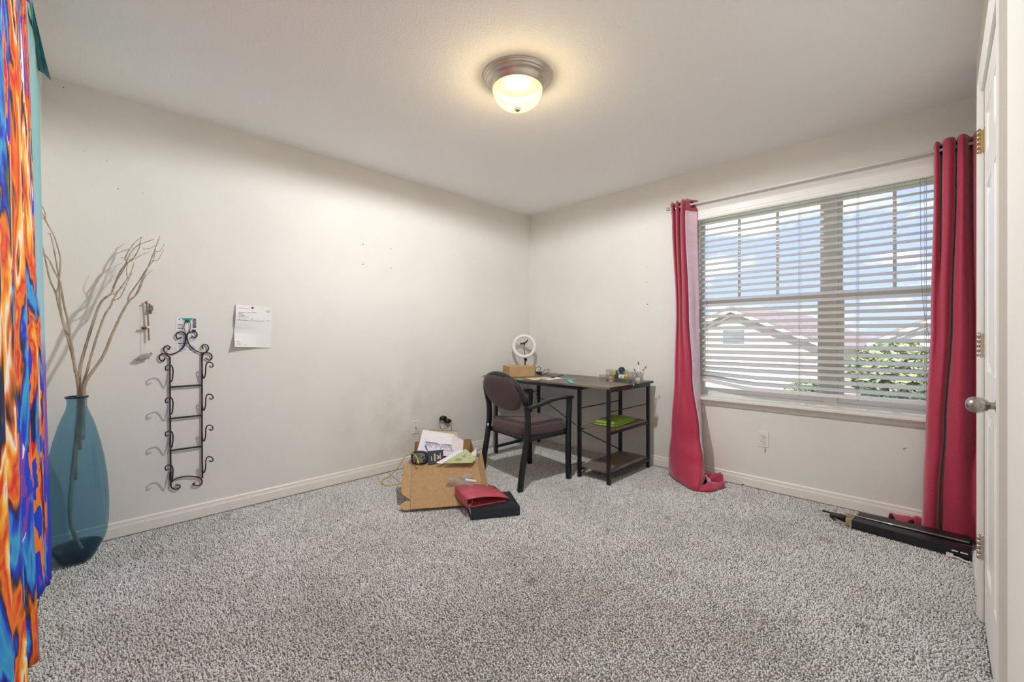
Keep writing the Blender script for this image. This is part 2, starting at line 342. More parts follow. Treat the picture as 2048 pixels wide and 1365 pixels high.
# ------------------------------------------------------------------ mesh helpers
class MB:
    def __init__(self):
        self.v, self.f, self.sm = [], [], []
    def add(self, verts, faces, smooth=False):
        o = len(self.v)
        self.v += [tuple(p) for p in verts]
        self.f += [tuple(i + o for i in f) for f in faces]
        self.sm += [smooth] * len(faces)
        return self
    def box(self, lo, hi, M=None):
        x0, y0, z0 = lo; x1, y1, z1 = hi
        vs = [(x0, y0, z0), (x1, y0, z0), (x1, y1, z0), (x0, y1, z0), (x0, y0, z1), (x1, y0, z1), (x1, y1, z1), (x0, y1, z1)]
        if M is not None: vs = [M @ Vector(p) for p in vs]
        return self.add(vs, [(0, 3, 2, 1), (4, 5, 6, 7), (0, 1, 5, 4), (1, 2, 6, 5), (2, 3, 7, 6), (3, 0, 4, 7)])
    def rbox(self, lo, hi, r, M=None, seg=2):
        # box with rounded vertical edges and chamfered rims
        x0, y0, z0 = lo; x1, y1, z1 = hi
        def ring(ins, z):
            rr = max(r - ins, 0.0005); pts = []
            for cx_, cy_, a0 in ((x1 - r, y1 - r, 0), (x0 + r, y1 - r, 90), (x0 + r, y0 + r, 180), (x1 - r, y0 + r, 270)):
                for k in range(seg + 2):
                    a = math.radians(a0 + 90 * k / (seg + 1)); pts.append((cx_ + rr * math.cos(a), cy_ + rr * math.sin(a), z))
            return pts
        q = r * 0.45
        rings = [ring(q, z0), ring(0, z0 + q), ring(0, z1 - q), ring(q, z1)]
        n = len(rings[0]); vs = [p for g in rings for p in g]
        if M is not None: vs = [M @ Vector(p) for p in vs]
        fs = [(k * n + i, k * n + (i + 1) % n, (k + 1) * n + (i + 1) % n, (k + 1) * n + i) for k in range(3) for i in range(n)]
        fs += [tuple(reversed(range(n))), tuple(3 * n + i for i in range(n))]
        return self.add(vs, fs, False)
    def tube(self, path, r, n=8, closed=False, caps=True, r2=None, side=None, smooth=True, power=2.0):
        # sweep an ellipse (or rounded rectangle, power>2) along a path; r, r2 may be lists
        P = [Vector(p) for p in path]; m = len(P)
        R = r if isinstance(r, (list, tuple)) else [r] * m
        R2 = (r2 if isinstance(r2, (list, tuple)) else [r2] * m) if r2 is not None else R
        ref = None; vs = []
        for i in range(m):
            if closed: t = P[(i + 1) % m] - P[i - 1]
            else: t = P[min(i + 1, m - 1)] - P[max(i - 1, 0)]
            if t.length < 1e-9: t = Vector((0, 0, 1))
            t.normalize()
            if side is not None: a = Vector(side)
            elif ref is None: a = Vector((0, 0, 1)) if abs(t.z) < 0.9 else Vector((1, 0, 0))
            else: a = ref
            a = a - t * a.dot(t)
            if a.length < 1e-6: a = t.orthogonal()
            a.normalize(); ref = a; bb = t.cross(a)
            for k in range(n):
                th = 2 * PI * (k + 0.5) / n; c, s_ = math.cos(th), math.sin(th)
                if power != 2.0:
                    q = (abs(c) ** power + abs(s_) ** power) ** (-1 / power); c *= q; s_ *= q
                vs.append(P[i] + a * (R[i] * c) + bb * (R2[i] * s_))
        fs = []
        for i in range(m if closed else m - 1):
            j = (i + 1) % m
            for k in range(n):
                fs.append((i * n + k, i * n + (k + 1) % n, j * n + (k + 1) % n, j * n + k))
        if caps and not closed:
            fs.append(tuple(reversed(range(n)))); fs.append(tuple((m - 1) * n + k for k in range(n)))
        return self.add(vs, fs, smooth)
    def lathe(self, prof, n=32, c=(0, 0, 0), M=None, smooth=True, closed=False):
        vs = []
        for (r, z) in prof:
            for k in range(n):
                a = 2 * PI * k / n; vs.append(Vector((c[0] + r * math.cos(a), c[1] + r * math.sin(a), c[2] + z)))
        if M is not None: vs = [M @ p for p in vs]
        m = len(prof)
        fs = [(i * n + k, i * n + (k + 1) % n, ((i + 1) % m) * n + (k + 1) % n, ((i + 1) % m) * n + k) for i in range(m if closed else m - 1) for k in range(n)]
        return self.add(vs, fs, smooth)
    def prism(self, poly, lo, hi, axis='z', M=None):
        # extrude a 2D polygon along an axis
        n = len(poly)
        def p3(p, h):
            return {'z': (p[0], p[1], h), 'y': (p[0], h, p[1]), 'x': (h, p[0], p[1])}[axis]
        vs = [p3(p, lo) for p in poly] + [p3(p, hi) for p in poly]
        if M is not None: vs = [M @ Vector(p) for p in vs]
        fs = [tuple(reversed(range(n))), tuple(n + i for i in range(n))] + [(i, (i + 1) % n, n + (i + 1) % n, n + i) for i in range(n)]
        return self.add(vs, fs)
    def slab(self, pts, th):
        # thin plate from an ordered outline in space
        P = [Vector(p) for p in pts]
        nrm = (P[1] - P[0]).cross(P[2] - P[0]).normalized() * th
        n = len(P)
        fs = [tuple(range(n)), tuple(reversed(range(n, 2 * n)))] + [((i + 1) % n, i, n + i, n + (i + 1) % n) for i in range(n)]
        return self.add(P + [p - nrm for p in P], fs)
    def grid(self, rows, smooth=True, th=0.0, closed=False):
        m, n = len(rows), len(rows[0])
        vs = [Vector(p) for r in rows for p in r]
        fs = [(i * n + j, i * n + (j + 1) % n, (i + 1) * n + (j + 1) % n, (i + 1) * n + j) for i in range(m - 1) for j in range(n if closed else n - 1)]
        return self.add(vs, fs, smooth)
    def sphere(self, c, r, n=12, m=8, sc=(1, 1, 1)):
        prof = [(max(1e-4, r * math.sin(PI * i / m)), -r * math.cos(PI * i / m)) for i in range(m + 1)]
        M = Matrix.Translation(c) @ Matrix.Diagonal((*sc, 1))
        return self.lathe(prof, n, M=M)

def mesh(name, mb, material):
    me = bpy.data.meshes.new(name)
    me.from_pydata(mb.v, [], mb.f)
    me.polygons.foreach_set('use_smooth', mb.sm)
    me.materials.append(MATS[material])
    me.update()
    return me

def obj(name, mb, material, parent=None, loc=None, thick=0.0, bevel=0.0, recalc=True):
    me = mesh(name, mb, material)
    if recalc:
        import bmesh
        bm = bmesh.new(); bm.from_mesh(me); bmesh.ops.recalc_face_normals(bm, faces=bm.faces); bm.to_mesh(me); bm.free()
    o = bpy.data.objects.new(name, me); COL.objects.link(o)
    if parent is not None: o.parent = parent
    if loc is not None: o.location = loc
    if bevel:
        b = o.modifiers.new('bevel', 'BEVEL'); b.width = bevel; b.segments = 2; b.limit_method = 'ANGLE'
    if thick:
        s = o.modifiers.new('solidify', 'SOLIDIFY'); s.thickness = thick; s.offset = 0
    return o

def tag(o, label=None, cat=None, group=None, kind=None):
    if label: o['label'] = label
    if cat: o['category'] = cat
    if group: o['group'] = group
    if kind: o['kind'] = kind
    return o

def thing(name, label, cat, loc=(0, 0, 0), rotz=0.0, group=None, kind=None):
    o = bpy.data.objects.new(name, None); COL.objects.link(o)
    o.empty_display_size = 0.1
    o.location = loc; o.rotation_euler = (0, 0, rotz)
    return tag(o, label, cat, group, kind)

def struct(name, mb, material, label=None, **kw):
    o = obj(name, mb, material, **kw); o['kind'] = 'structure'
    if label: o['label'] = label
    return o

def spline(pts, per=6, closed=False):
    P = [Vector(p) for p in pts]; n = len(P); out = []
    for i in range(n if closed else n - 1):
        if closed: a, b, c, d = P[i - 1], P[i], P[(i + 1) % n], P[(i + 2) % n]
        else: a, b, c, d = P[max(i - 1, 0)], P[i], P[i + 1], P[min(i + 2, n - 1)]
        for k in range(per):
            t = k / per
            out.append(0.5 * ((2 * b) + (c - a) * t + (2 * a - 5 * b + 4 * c - d) * t * t + (3 * b - a - 3 * c + d) * t ** 3))
    if not closed: out.append(P[-1])
    return out


# ================================================================== THE ROOM
XL, YN, YE, XE = -3.643, -3.342, -3.80, -0.47      # tapestry wall, door wall, end of the window recess, corner of the door wall
H = 2.44
struct('floor', MB().box((XL - .12, YE - .12, -.30), (.15, .12, -.012)), 'carpet_base', 'carpeted bedroom floor')
struct('ceiling', MB().box((XL - .12, YE - .12, H), (.15, .12, H + .12)), 'ceiling', 'off-white textured ceiling')
wall_left = struct('wall_left', MB().box((XL - .12, 0, -.3), (.15, .12, H)), 'wall', 'cream wall with scuffs and nail holes')
struct('wall_near_left', MB().box((XL - .12, YE - .12, -.3), (XL, 0, H)), 'wall', 'wall behind the painted tapestry')
# window wall with its opening
WY0, WY1, WZ0, WZ1 = -3.585, -1.80, 0.615, 2.10
mb = MB()
mb.box((0, WY1, -.3), (.15, 0, H)); mb.box((0, YE, -.3), (.15, WY0, H))
mb.box((0, WY0, -.3), (.15, WY1, WZ0)); mb.box((0, WY0, WZ1), (.15, WY1, H))
wall_right = struct('wall_right', mb, 'wall', 'cream wall around the window')
# door wall with its opening, the recess beyond it
DX0, DX1, DZ = -1.790, -1.030, 2.065
mb = MB()
mb.box((XL, YN - .12, -.3), (DX0, YN, H)); mb.box((DX1, YN - .12, -.3), (XE, YN, H)); mb.box((DX0, YN - .12, DZ), (DX1, YN, H))
mb.box((XE - .12, YE, -.3), (XE, YN - .12, H))
struct('wall_near_right', mb, 'wall', 'cream wall around the panelled closet door')
struct('wall_recess', MB().box((XL, YE - .12, -.3), (0, YE, H)), 'wall', 'end wall of the window recess')

# baseboards: flat lower board, two small steps on top
prof = [(0, 0), (.0125, 0), (.0125, .052), (.0105, .055), (.0105, .060), (.0085, .062), (.0085, .076), (.004, .083), (0, .083)]
def board(name, axis, a, b, base, sign, label):
    # axis 'x': runs along x at y=base ; 'y': runs along y at x=base ; sign: side it stands out to
    P = [(base + sign * p[0], p[1]) for p in prof]
    if axis == 'x': m_ = MB().prism(P, a, b, 'x')
    else: m_ = MB().prism(P, a, b, 'y')
    return struct(name, m_, 'trim', label)
board('baseboard_left', 'x', XL, 0, 0, -1, 'cream baseboard along the long bare wall')
board('baseboard_right', 'y', YE, -.0125, 0, -1, 'cream baseboard under the window')
board('baseboard_near_left', 'y', YE, -.0125, XL, 1, 'cream baseboard below the tapestry')
board('baseboard_near_right', 'x', DX1 + .062, XE, YN, 1, 'cream baseboard beside the closet door')

# little nail holes and plaster scars in the walls
def hole(p, nrm, r, parent, material='slot', name='nail_hole'):
    M = Matrix.Translation(p) @ Vector(nrm).to_track_quat('Z', 'Y').to_matrix().to_4x4()
    obj(name, MB().lathe([(0.0001, .0010), (r * .7, .0010), (r, .0002)], 10, M=M), material, parent)
for px, py, r in ((726, 489, .0042), (726, 529, .0042), (782, 498, .004), (782, 537, .004), (909, 511, .002), (947, 517, .003), (127, 175, .003),
                  (168, 302, .002), (213, 322, .002), (236, 378, .0028), (286, 387, .002)):
    hole(ony(px, py), (0, -1, 0), r, wall_left)
for px, py, r in ((1137, 490, .003), (1186, 481, .002), (1294, 459, .003), (1294, 535, .003), (1294, 565, .004), (1295, 609, .006), (1295, 622, .003)):
    hole(onx(px, py), (-1, 0, 0), r, wall_right, 'ink_grey')
mb = MB()
for a, b in (((1805, 899), (1814, 896)), ((1806, 898), (1809, 901))):
    mb.tube([onx(*a, -.001), onx(*b, -.001)], .0016, 6)
obj('plaster_scar', mb, 'ink_grey', wall_right)
mb = MB().tube(spline([onx(1529, 897, -.001), onx(1531, 901, -.002), onx(1529, 905, -.001)]), .0025, 6)
obj('plaster_scar', mb, 'ink_grey', wall_right)

# ------------------------------------------------------------------ window: two double-hung units side by side
win = thing('window_1', 'white double window with a grille in its upper sashes', None, kind='structure')
WM = -2.693                                          # centre of the mullion
mb = MB()
FX0, FX1 = .075, .145
mb.box((FX0, WY0, WZ0 + .045), (FX1, WY0 + .022, WZ1 - .03)); mb.box((FX0, WY1 - .022, WZ0 + .045), (FX1, WY1, WZ1 - .03))
mb.box((FX0, WY0, WZ1 - .03), (FX1, WY1, WZ1)); mb.box((FX0, WY0, WZ0 + .02), (FX1, WY1, WZ0 + .045))
mb.box((FX0 - .003, WM - .036, WZ0 + .0451), (FX1 - .002, WM + .036, WZ1 - .0301))
obj('window_frame', mb, 'vinyl', win)
mb = MB(); mb.box((.001, WY0, WZ0 + .02), (.0745, WY0 + .004, WZ1 - .004)); mb.box((.001, WY1 - .004, WZ0 + .02), (.0745, WY1, WZ1 - .004)); mb.box((.001, WY0, WZ1 - .004), (.0745, WY1, WZ1))
obj('jamb_liner', mb, 'trim', win)
obj('window_sill', MB().rbox((-.058, WY0 - .05, .612), (.0745, WY1 + .05, .634), .008), 'trim', win)
mb = MB(); mb.prism([(-.030, .612), (-.030, .600), (-.022, .594), (-.022, .582), (-.012, .570), (0, .570), (0, .612)], WY0 - .03, WY1 + .03, 'y')
obj('window_apron', mb, 'trim', win)
MEET = 1.385
for (a, b) in ((WM + .036, WY1 - .022), (WY0 + .022, WM - .036)):
    # upper sash stands behind the lower one
    up, lo = MB(), MB()
    x0, x1 = .115, .138
    w = .026
    a += .0005; b -= .0005
    up.box((x0, a, WZ1 - .06), (x1, b, WZ1 - .0305)); up.box((x0, a, MEET - .012), (x1, b, MEET + .022))
    up.box((x0, a, MEET + .022), (x1, a + w, WZ1 - .06)); up.box((x0, b - w, MEET + .022), (x1, b, WZ1 - .06))
    us = obj('upper_sash', up, 'vinyl', win)
    x0, x1 = .086, .113
    w = .036
    lo.box((x0, a, MEET - .022), (x1, b, MEET + .020)); lo.box((x0, a, WZ0 + .0455), (x1, b, WZ0 + .082))
    lo.box((x0, a, WZ0 + .082), (x1, a + w, MEET - .022)); lo.box((x0, b - w, WZ0 + .082), (x1, b, MEET - .022))
    ls = obj('lower_sash', lo, 'vinyl', win)
    obj('pane', MB().box((.125, a + .02, MEET), (.128, b - .02, WZ1 - .04)), 'window_glass', us)
    obj('pane', MB().box((.098, a + .03, WZ0 + .07), (.101, b - .03, MEET)), 'window_glass', ls)
    for k in (1, 2):
        ym = a + w * .7 + (b - a - 1.4 * w) * k / 3
        obj('muntin', MB().box((.121, ym - .009, MEET + .02), (.132, ym + .009, WZ1 - .06)), 'vinyl', us)

# ------------------------------------------------------------------ closet door, its casing, hinges and knob
door = thing('door_1', 'white panelled closet door with an oval knob', None, kind='structure')
DF = YN + .001                                        # room-side face of the leaf
L0, L1 = DX0 + .020, DX1 - .006
mb = MB(); mb.box((L0, DF - .035, .006), (L1, DF - .0102, DZ - .012))
rails = [(.006, .24), (.83, .98), (1.66, 1.78), (DZ - .13, DZ - .012)]
stiles = [(L0, L0 + .105), ((L0 + L1) / 2 - .05, (L0 + L1) / 2 + .05), (L1 - .105, L1)]
for i in (0, 2): mb.box((stiles[i][0], DF - .010, .006), (stiles[i][1], DF, DZ - .012))
for z0, z1 in rails: mb.box((stiles[0][1], DF - .010, z0), (stiles[2][0], DF, z1))
for j in range(3): mb.box((stiles[1][0], DF - .010, rails[j][1]), (stiles[1][1], DF, rails[j + 1][0]))
leaf = obj('door_leaf', mb, 'door_paint', door)
for i in range(2):
    for j in range(3):
        x0, x1 = stiles[i][1], stiles[i + 1][0]; z0, z1 = rails[j][1], rails[j + 1][0]
        def rect(ins, y): return [(x0 + ins, y, z0 + ins), (x1 - ins, y, z0 + ins), (x1 - ins, y, z1 - ins), (x0 + ins, y, z1 - ins)]
        R = [rect(0, DF - .001), rect(.010, DF - .0095), rect(.018, DF - .0095), rect(.042, DF - .003)]
        vs = [p for r in R for p in r]
        fs = [(k * 4 + a, k * 4 + (a + 1) % 4, (k + 1) * 4 + (a + 1) % 4, (k + 1) * 4 + a) for k in range(3) for a in range(4)] + [(12, 13, 14, 15)]
        obj('raised_panel', MB().add(vs, fs), 'door_paint', leaf)
# jamb and casing: thick outer edge, thinner inner edge
mb = MB()
mb.box((DX0, YN - .12, 0), (DX0 + .017, YN + .002, DZ)); mb.box((DX1 - .004, YN - .12, 0), (DX1, YN + .002, DZ)); mb.box((DX0 + .017, YN - .12, DZ - .01), (DX1 - .004, YN + .002, DZ))
struct('trim_2', mb, 'casing', 'closet door jamb')
mb = MB()
cp = [(0, 0), (0, .010), (.012, .012), (.040, .015), (.052, .0185), (.060, .0175), (.062, .014), (.062, 0)]
mb.prism([(DX0 + .012 - a, YN + h) for a, h in cp], 0, DZ + .05, 'z')
mb.prism([(DX1 - .004 + a, YN + h) for a, h in cp], 0, DZ + .05, 'z')
mb.prism([(YN + h, DZ - .006 + a) for a, h in cp], DX0 - .05, DX1 + .058, 'x')
struct('trim_1', mb, 'casing', 'painted casing around the closet door')
for i, z in enumerate((.29, 1.075, 1.865)):
    hx, hy = DX1 - .002, YN + .0155
    mm = 'nickel' if i < 2 else 'brass'
    h_ = obj('hinge', MB().box((hx - .034, YN + .0005, z - .044), (hx - .002, YN + .0035, z + .044)).box((hx - .004, YN + .002, z - .044), (hx - .001, hy, z + .044)), mm, door)
    mb = MB()
    for k in range(5):
        a = z - .045 + k * .018
        mb.lathe([(.0001, a), (.0062, a + .0004), (.0062, a + .0168), (.0001, a + .0172)], 12, (hx, hy, 0))
    mb.lathe([(.0001, z + .045), (.0045, z + .046), (.0045, z + .049), (.0001, z + .051)], 10, (hx, hy, 0))
    obj('hinge_barrel', mb, mm, h_)
KX, KZ = -1.705, .914
Mk = Matrix.Translation((KX, DF, KZ)) @ Matrix.Rotation(-PI / 2, 4, 'X')
kn = obj('knob', MB().lathe([(.0001, .062), (.010, .0610), (.019, .056), (.0235, .048), (.0242, .041), (.0225, .033), (.017, .025), (.011, .020), (.010, .012), (.012, .008)], 28, M=Mk @ Matrix.Diagonal((1.18, .96, 1.12, 1))), 'knob_metal', door)
obj('rosette', MB().lathe([(.0001, .012), (.014, .0115), (.019, .010), (.030, .006), (.032, .002), (.032, 0)], 28, M=Mk), 'knob_metal', kn)


# ------------------------------------------------------------------ carpet pile
def carpet(x0, x1, y0, y1, label):
    s = .0074
    xs = np.arange(x0, x1, s); ys = np.arange(y0, y1, s)
    X, Y = np.meshgrid(xs, ys); X = X.ravel(); Y = Y.ravel(); n = len(X)
    X = X + rng.uniform(-.45, .45, n) * s; Y = Y + rng.uniform(-.45, .45, n) * s
    hgt = rng.uniform(.009, .0125, n)
    ang = rng.uniform(0, 2 * PI, n); r = rng.uniform(.0036, .0050, n)
    la = rng.uniform(0, 2 * PI, n); lr = rng.uniform(.0, .0055, n)
    lx, ly = np.cos(la) * lr, np.sin(la) * lr
    V = np.zeros((n, 7, 3), np.float32)
    z0 = -.0125
    for k in range(3):
        a = ang + k * 2 * PI / 3
        V[:, k, 0] = X + np.cos(a) * r * .8; V[:, k, 1] = Y + np.sin(a) * r * .8; V[:, k, 2] = z0
        a2 = a + .9
        V[:, 3 + k, 0] = X + lx * .7 + np.cos(a2) * r; V[:, 3 + k, 1] = Y + ly * .7 + np.sin(a2) * r; V[:, 3 + k, 2] = z0 + hgt * .68
    V[:, 6, 0] = X + lx; V[:, 6, 1] = Y + ly; V[:, 6, 2] = z0 + hgt
    tri = np.array([(0, 1, 4), (0, 4, 3), (1, 2, 5), (1, 5, 4), (2, 0, 3), (2, 3, 5), (3, 4, 6), (4, 5, 6), (5, 3, 6)], np.int32)
    F = (np.arange(n, dtype=np.int32)[:, None, None] * 7 + tri[None]).reshape(-1)
    me = bpy.data.meshes.new('carpet_pile')
    me.vertices.add(n * 7); me.vertices.foreach_set('co', V.reshape(-1))
    nf = n * 9
    me.loops.add(nf * 3); me.loops.foreach_set('vertex_index', F)
    me.polygons.add(nf); me.polygons.foreach_set('loop_start', np.arange(0, nf * 3, 3, dtype=np.int32))
    me.polygons.foreach_set('use_smooth', np.ones(nf, bool))
    me.update(calc_edges=True)
    me.materials.append(MATS['carpet'])
    o = bpy.data.objects.new('carpet_pile', me); COL.objects.link(o)
    tag(o, label, 'carpet', kind='stuff')
carpet(XL + .018, -.016, YN + .005, -.016, 'worn grey-beige twisted carpet pile covering the floor')
carpet(XE + .005, -.016, YE + .005, YN + .002, 'grey-beige carpet pile in the recess behind the right curtain')


# ================================================================== CEILING LAMP
LX, LY = -1.918, -1.684
lamp = thing('ceiling_lamp', 'round flush ceiling lamp with brushed metal rim and glowing ribbed glass dome', 'lamp', (LX, LY, H))
obj('lamp_pan', MB().lathe([(.176, 0), (.179, -.004), (.176, -.009), (.170, -.011), (.171, -.016), (.166, -.020), (.160, -.021), (.161, -.026), (.156, -.029),
                            (.150, -.030), (.143, -.044), (.134, -.058), (.128, -.064), (.124, -.064), (.124, -.030), (.0001, -.028)], 64), 'nickel', lamp)
n_ = 96; prof = [(.1255, -.062), (.1245, -.075), (.119, -.095), (.108, -.116), (.092, -.133), (.070, -.147), (.045, -.156), (.020, -.160), (.0001, -.161)]
mb = MB(); rows = []
for r, z in prof:
    rows.append([((r + (.0014 if k % 2 else -.0014) * min(1, r / .06)) * math.cos(2 * PI * k / n_), (r + (.0014 if k % 2 else -.0014) * min(1, r / .06)) * math.sin(2 * PI * k / n_), z) for k in range(n_)])
mb.grid(rows, closed=True)
obj('glass_dome', mb, 'lamp_glass', lamp, recalc=False)
obj('added_dark_plate', MB().lathe([(.122, -.0305), (.122, -.034), (.0001, -.034)], 40), 'stick', lamp)  # added dark plate, hides the bright pan so the dome glows cream
obj('finial', MB().lathe([(.0001, -.176), (.009, -.175), (.0145, -.170), (.0145, -.166), (.012, -.164), (.017, -.162), (.017, -.158), (.004, -.156)], 20), 'nickel', lamp)
obj('bulb', MB().sphere((0, 0, -.046), .017, 20, 14, (1, 1, 1.0)), 'bulb', lamp)
ld = bpy.data.lights.new('lamp_light', 'SPOT')
ld.energy = LAMP_POWER; ld.spot_size = math.radians(180); ld.spot_blend = 0.16; ld.shadow_soft_size = .034
ld.color = (0.97, 1.0, 1.02)
lu = bpy.data.lights.new('lamp_uplight', 'POINT'); lu.energy = 10.5; lu.shadow_soft_size = .05; lu.color = (1.0, 0.79, 0.46)
lup = bpy.data.objects.new('lamp_uplight', lu); COL.objects.link(lup); lup.parent = lamp; lup.location = (0, 0, -.120)
lo = bpy.data.objects.new('lamp_light', ld); COL.objects.link(lo); lo.parent = lamp; lo.location = (0, 0, -.082)


# ================================================================== WINDOW BLIND
BX = .026
BY0, BY1 = WY0 + .012, WY1 - .012
blind = thing('window_blind', 'white wooden slat blind hanging askew in the window', 'blind', (0, 0, 0))
def lift(y, w):
    return .058 * w * max(0.0, (y + 2.20) / .38)
def slat_mesh(z0, tilt, w):
    mb = MB(); c, s_ = math.cos(tilt), math.sin(tilt)
    ys = [BY0, -2.25, -2.15, -2.0, BY1] if w > 0 else [BY0, BY1]
    sec = [(-.025, -.0015), (-.0125, -.0002), (0, .0003), (.0125, -.0002), (.025, -.0015), (.025, .0013), (.0125, .0026), (0, .0031), (-.0125, .0026), (-.025, .0013)]
    vs = []
    for y in ys:
        for a, h in sec: vs.append((a * c - h * s_, y, a * s_ + h * c + lift(y, w)))
    n = len(sec)
    fs = [(i * n + k, i * n + (k + 1) % n, (i + 1) * n + (k + 1) % n, (i + 1) * n + k) for i in range(len(ys) - 1) for k in range(n)]
    fs += [tuple(reversed(range(n))), tuple((len(ys) - 1) * n + k for k in range(n))]
    return mesh('slat', mb.add(vs, fs), 'slat_shaded')
straight = {}
NS = 28
slat_z = []
for i in range(NS):
    z = 1.995 + .0105 - .0462 * i
    tilt = math.radians(round(29 - 2 * min(1, i / 13)))
    w = {25: .10, 26: .34, 27: .78}.get(i, 0)
    key = (round(tilt, 4), w)
    if key not in straight: straight[key] = slat_mesh(0, tilt, w)
    o = bpy.data.objects.new('slat', straight[key]); COL.objects.link(o); o.parent = blind
    o.location = (BX, 0, z + random.uniform(-.0012, .0012)); o.rotation_euler = (random.uniform(-.0012, .0012), 0, 0)
    slat_z.append(z)
mb = MB(); ys = [BY0, -2.25, -2.15, -2.0, BY1]
vs = []
for y in ys:
    for a, h in ((-.027, -.011), (.027, -.011), (.027, .011), (-.027, .011)): vs.append((BX + a, y, .716 + h + lift(y, 1)))
mb.add(vs, [(i * 4 + k, i * 4 + (k + 1) % 4, (i + 1) * 4 + (k + 1) % 4, (i + 1) * 4 + k) for i in range(4) for k in range(4)] + [(3, 2, 1, 0), (16, 17, 18, 19)])
obj('bottom_rail', mb, 'blind', blind)
obj('head_rail', MB().box((-.004, BY0, 2.035), (.052, BY1, 2.093)), 'blind', blind)
mb = MB()
mb.prism([(-.030, 2.035), (-.034, 2.042), (-.030, 2.052), (-.030, 2.062), (-.026, 2.070), (-.026, 2.110), (-.032, 2.122), (-.046, 2.140), (-.050, 2.150), (-.058, 2.158), (-.058, 2.172), (-.002, 2.172), (-.002, 2.110), (-.012, 2.100), (-.012, 2.035)], WY0 - .03, WY1 + .03, 'y')
obj('valance', mb, 'blind', blind)
for y in (-1.895, -2.53, -2.845, -3.16, -3.50):
    mb = MB()
    for dx in (-.0255, .0255):
        mb.tube([(BX + dx, y, 2.05), (BX + dx, y, .726 + lift(y, 1))], .0011, 5)
    mb.tube([(BX - .004, y + .008, 2.05), (BX - .004, y + .008, .72 + lift(y, 1))], .0009, 5)
    ld_ = obj('ladder_cord', mb, 'cord', blind)
    mb = MB().lathe([(.0001, -.004), (.006, -.003), (.007, 0), (.005, .003)], 12, (BX - .027, y, .702 + lift(y, 1)))
    obj('cord_plug', mb, 'cord', ld_)
for y, zb, dx in ((-1.862, 1.34, -.036), (-1.868, 1.16, -.040)):
    pc = obj('pull_cord', MB().tube([(dx, y, 2.04), (dx, y, zb)], .0010, 5), 'cord', blind)
    obj('tassel', MB().lathe([(.0001, .012), (.003, .010), (.005, -.012), (.0065, -.020), (.0001, -.021)], 10, (dx, y, zb)), 'cord', pc)
obj('loose_cord', MB().tube(spline([(-.012, -3.135, 2.04), (-.014, -3.14, 1.5), (-.016, -3.15, 1.28), (-.03, -3.17, 1.12), (-.032, -3.175, .94)]), .0012, 5), 'ink_grey', blind)


# ================================================================== CURTAINS
def ypx(px, x):
    return onx(px, 674, x).y
ROD_X, ROD_Z = -.09, 2.156
rod = thing('curtain_rod', 'thin white metal curtain rod above the window', 'curtain rod', (ROD_X, -2.6, ROD_Z))
mb = MB().tube([(0, 2.6 - 3.70, 0), (0, 2.6 - 1.65, 0)], .008, 12)
obj('pole', mb, 'rod_white', rod)
for y, s_ in ((-1.640, 1), (-3.712, -1)):
    M = Matrix.Translation((0, 2.6 + y, 0)) @ Matrix.Rotation(-PI / 2 * s_, 4, 'X')
    obj('finial', MB().lathe([(.007, -.012), (.010, -.010), (.010, -.004), (.015, 0), (.017, .008), (.013, .018), (.0001, .022)], 16, M=M), 'chrome', rod)
for y in (-1.70, -3.66):
    mb = MB().box((0, 2.6 + y - .006, -.004), (.088, 2.6 + y + .006, .004)).box((.084, 2.6 + y - .012, -.035), (.0895, 2.6 + y + .012, .02))
    mb.tube([(0, 2.6 + y, 0), (0, 2.6 + y, -.014)], .010, 10)
    obj('bracket', mb, 'chrome', rod)

def levels_to_rows(levels, dz=.035, per=5):
    # levels: [(z, [(px,x),...])] from the top down, blended smoothly
    zs = [l[0] for l in levels]
    paths = [[Vector((x, ypx(p, x), 0)) for p, x in l[1]] for l in levels]
    rows = []; z = zs[0]
    n = int((zs[0] - zs[-1]) / dz)
    for q in range(n + 1):
        z = zs[0] + (zs[-1] - zs[0]) * q / n
        i = max(k for k in range(len(zs)) if zs[k] >= z - 1e-9)
        j = min(i + 1, len(zs) - 1)
        u = 0 if i == j else (zs[i] - z) / (zs[i] - zs[j])
        u = u * u * (3 - 2 * u)
        pts = [paths[i][k].lerp(paths[j][k], u) for k in range(len(paths[i]))]
        sp = spline(pts, per)
        rows.append([(p.x, p.y, z) for p in sp])
    return rows

def grommet(parent, x, y, yaw):
    M = Matrix.Translation((x, y, ROD_Z)) @ Matrix.Rotation(yaw, 4, 'Z') @ Matrix.Rotation(PI / 2, 4, 'X')
    obj('grommet', MB().lathe([(.016, -.004), (.022, -.0045), (.026, -.002), (.026, .002), (.022, .0045), (.016, .004)], 24, M=M, closed=True), 'globe_blue', parent)

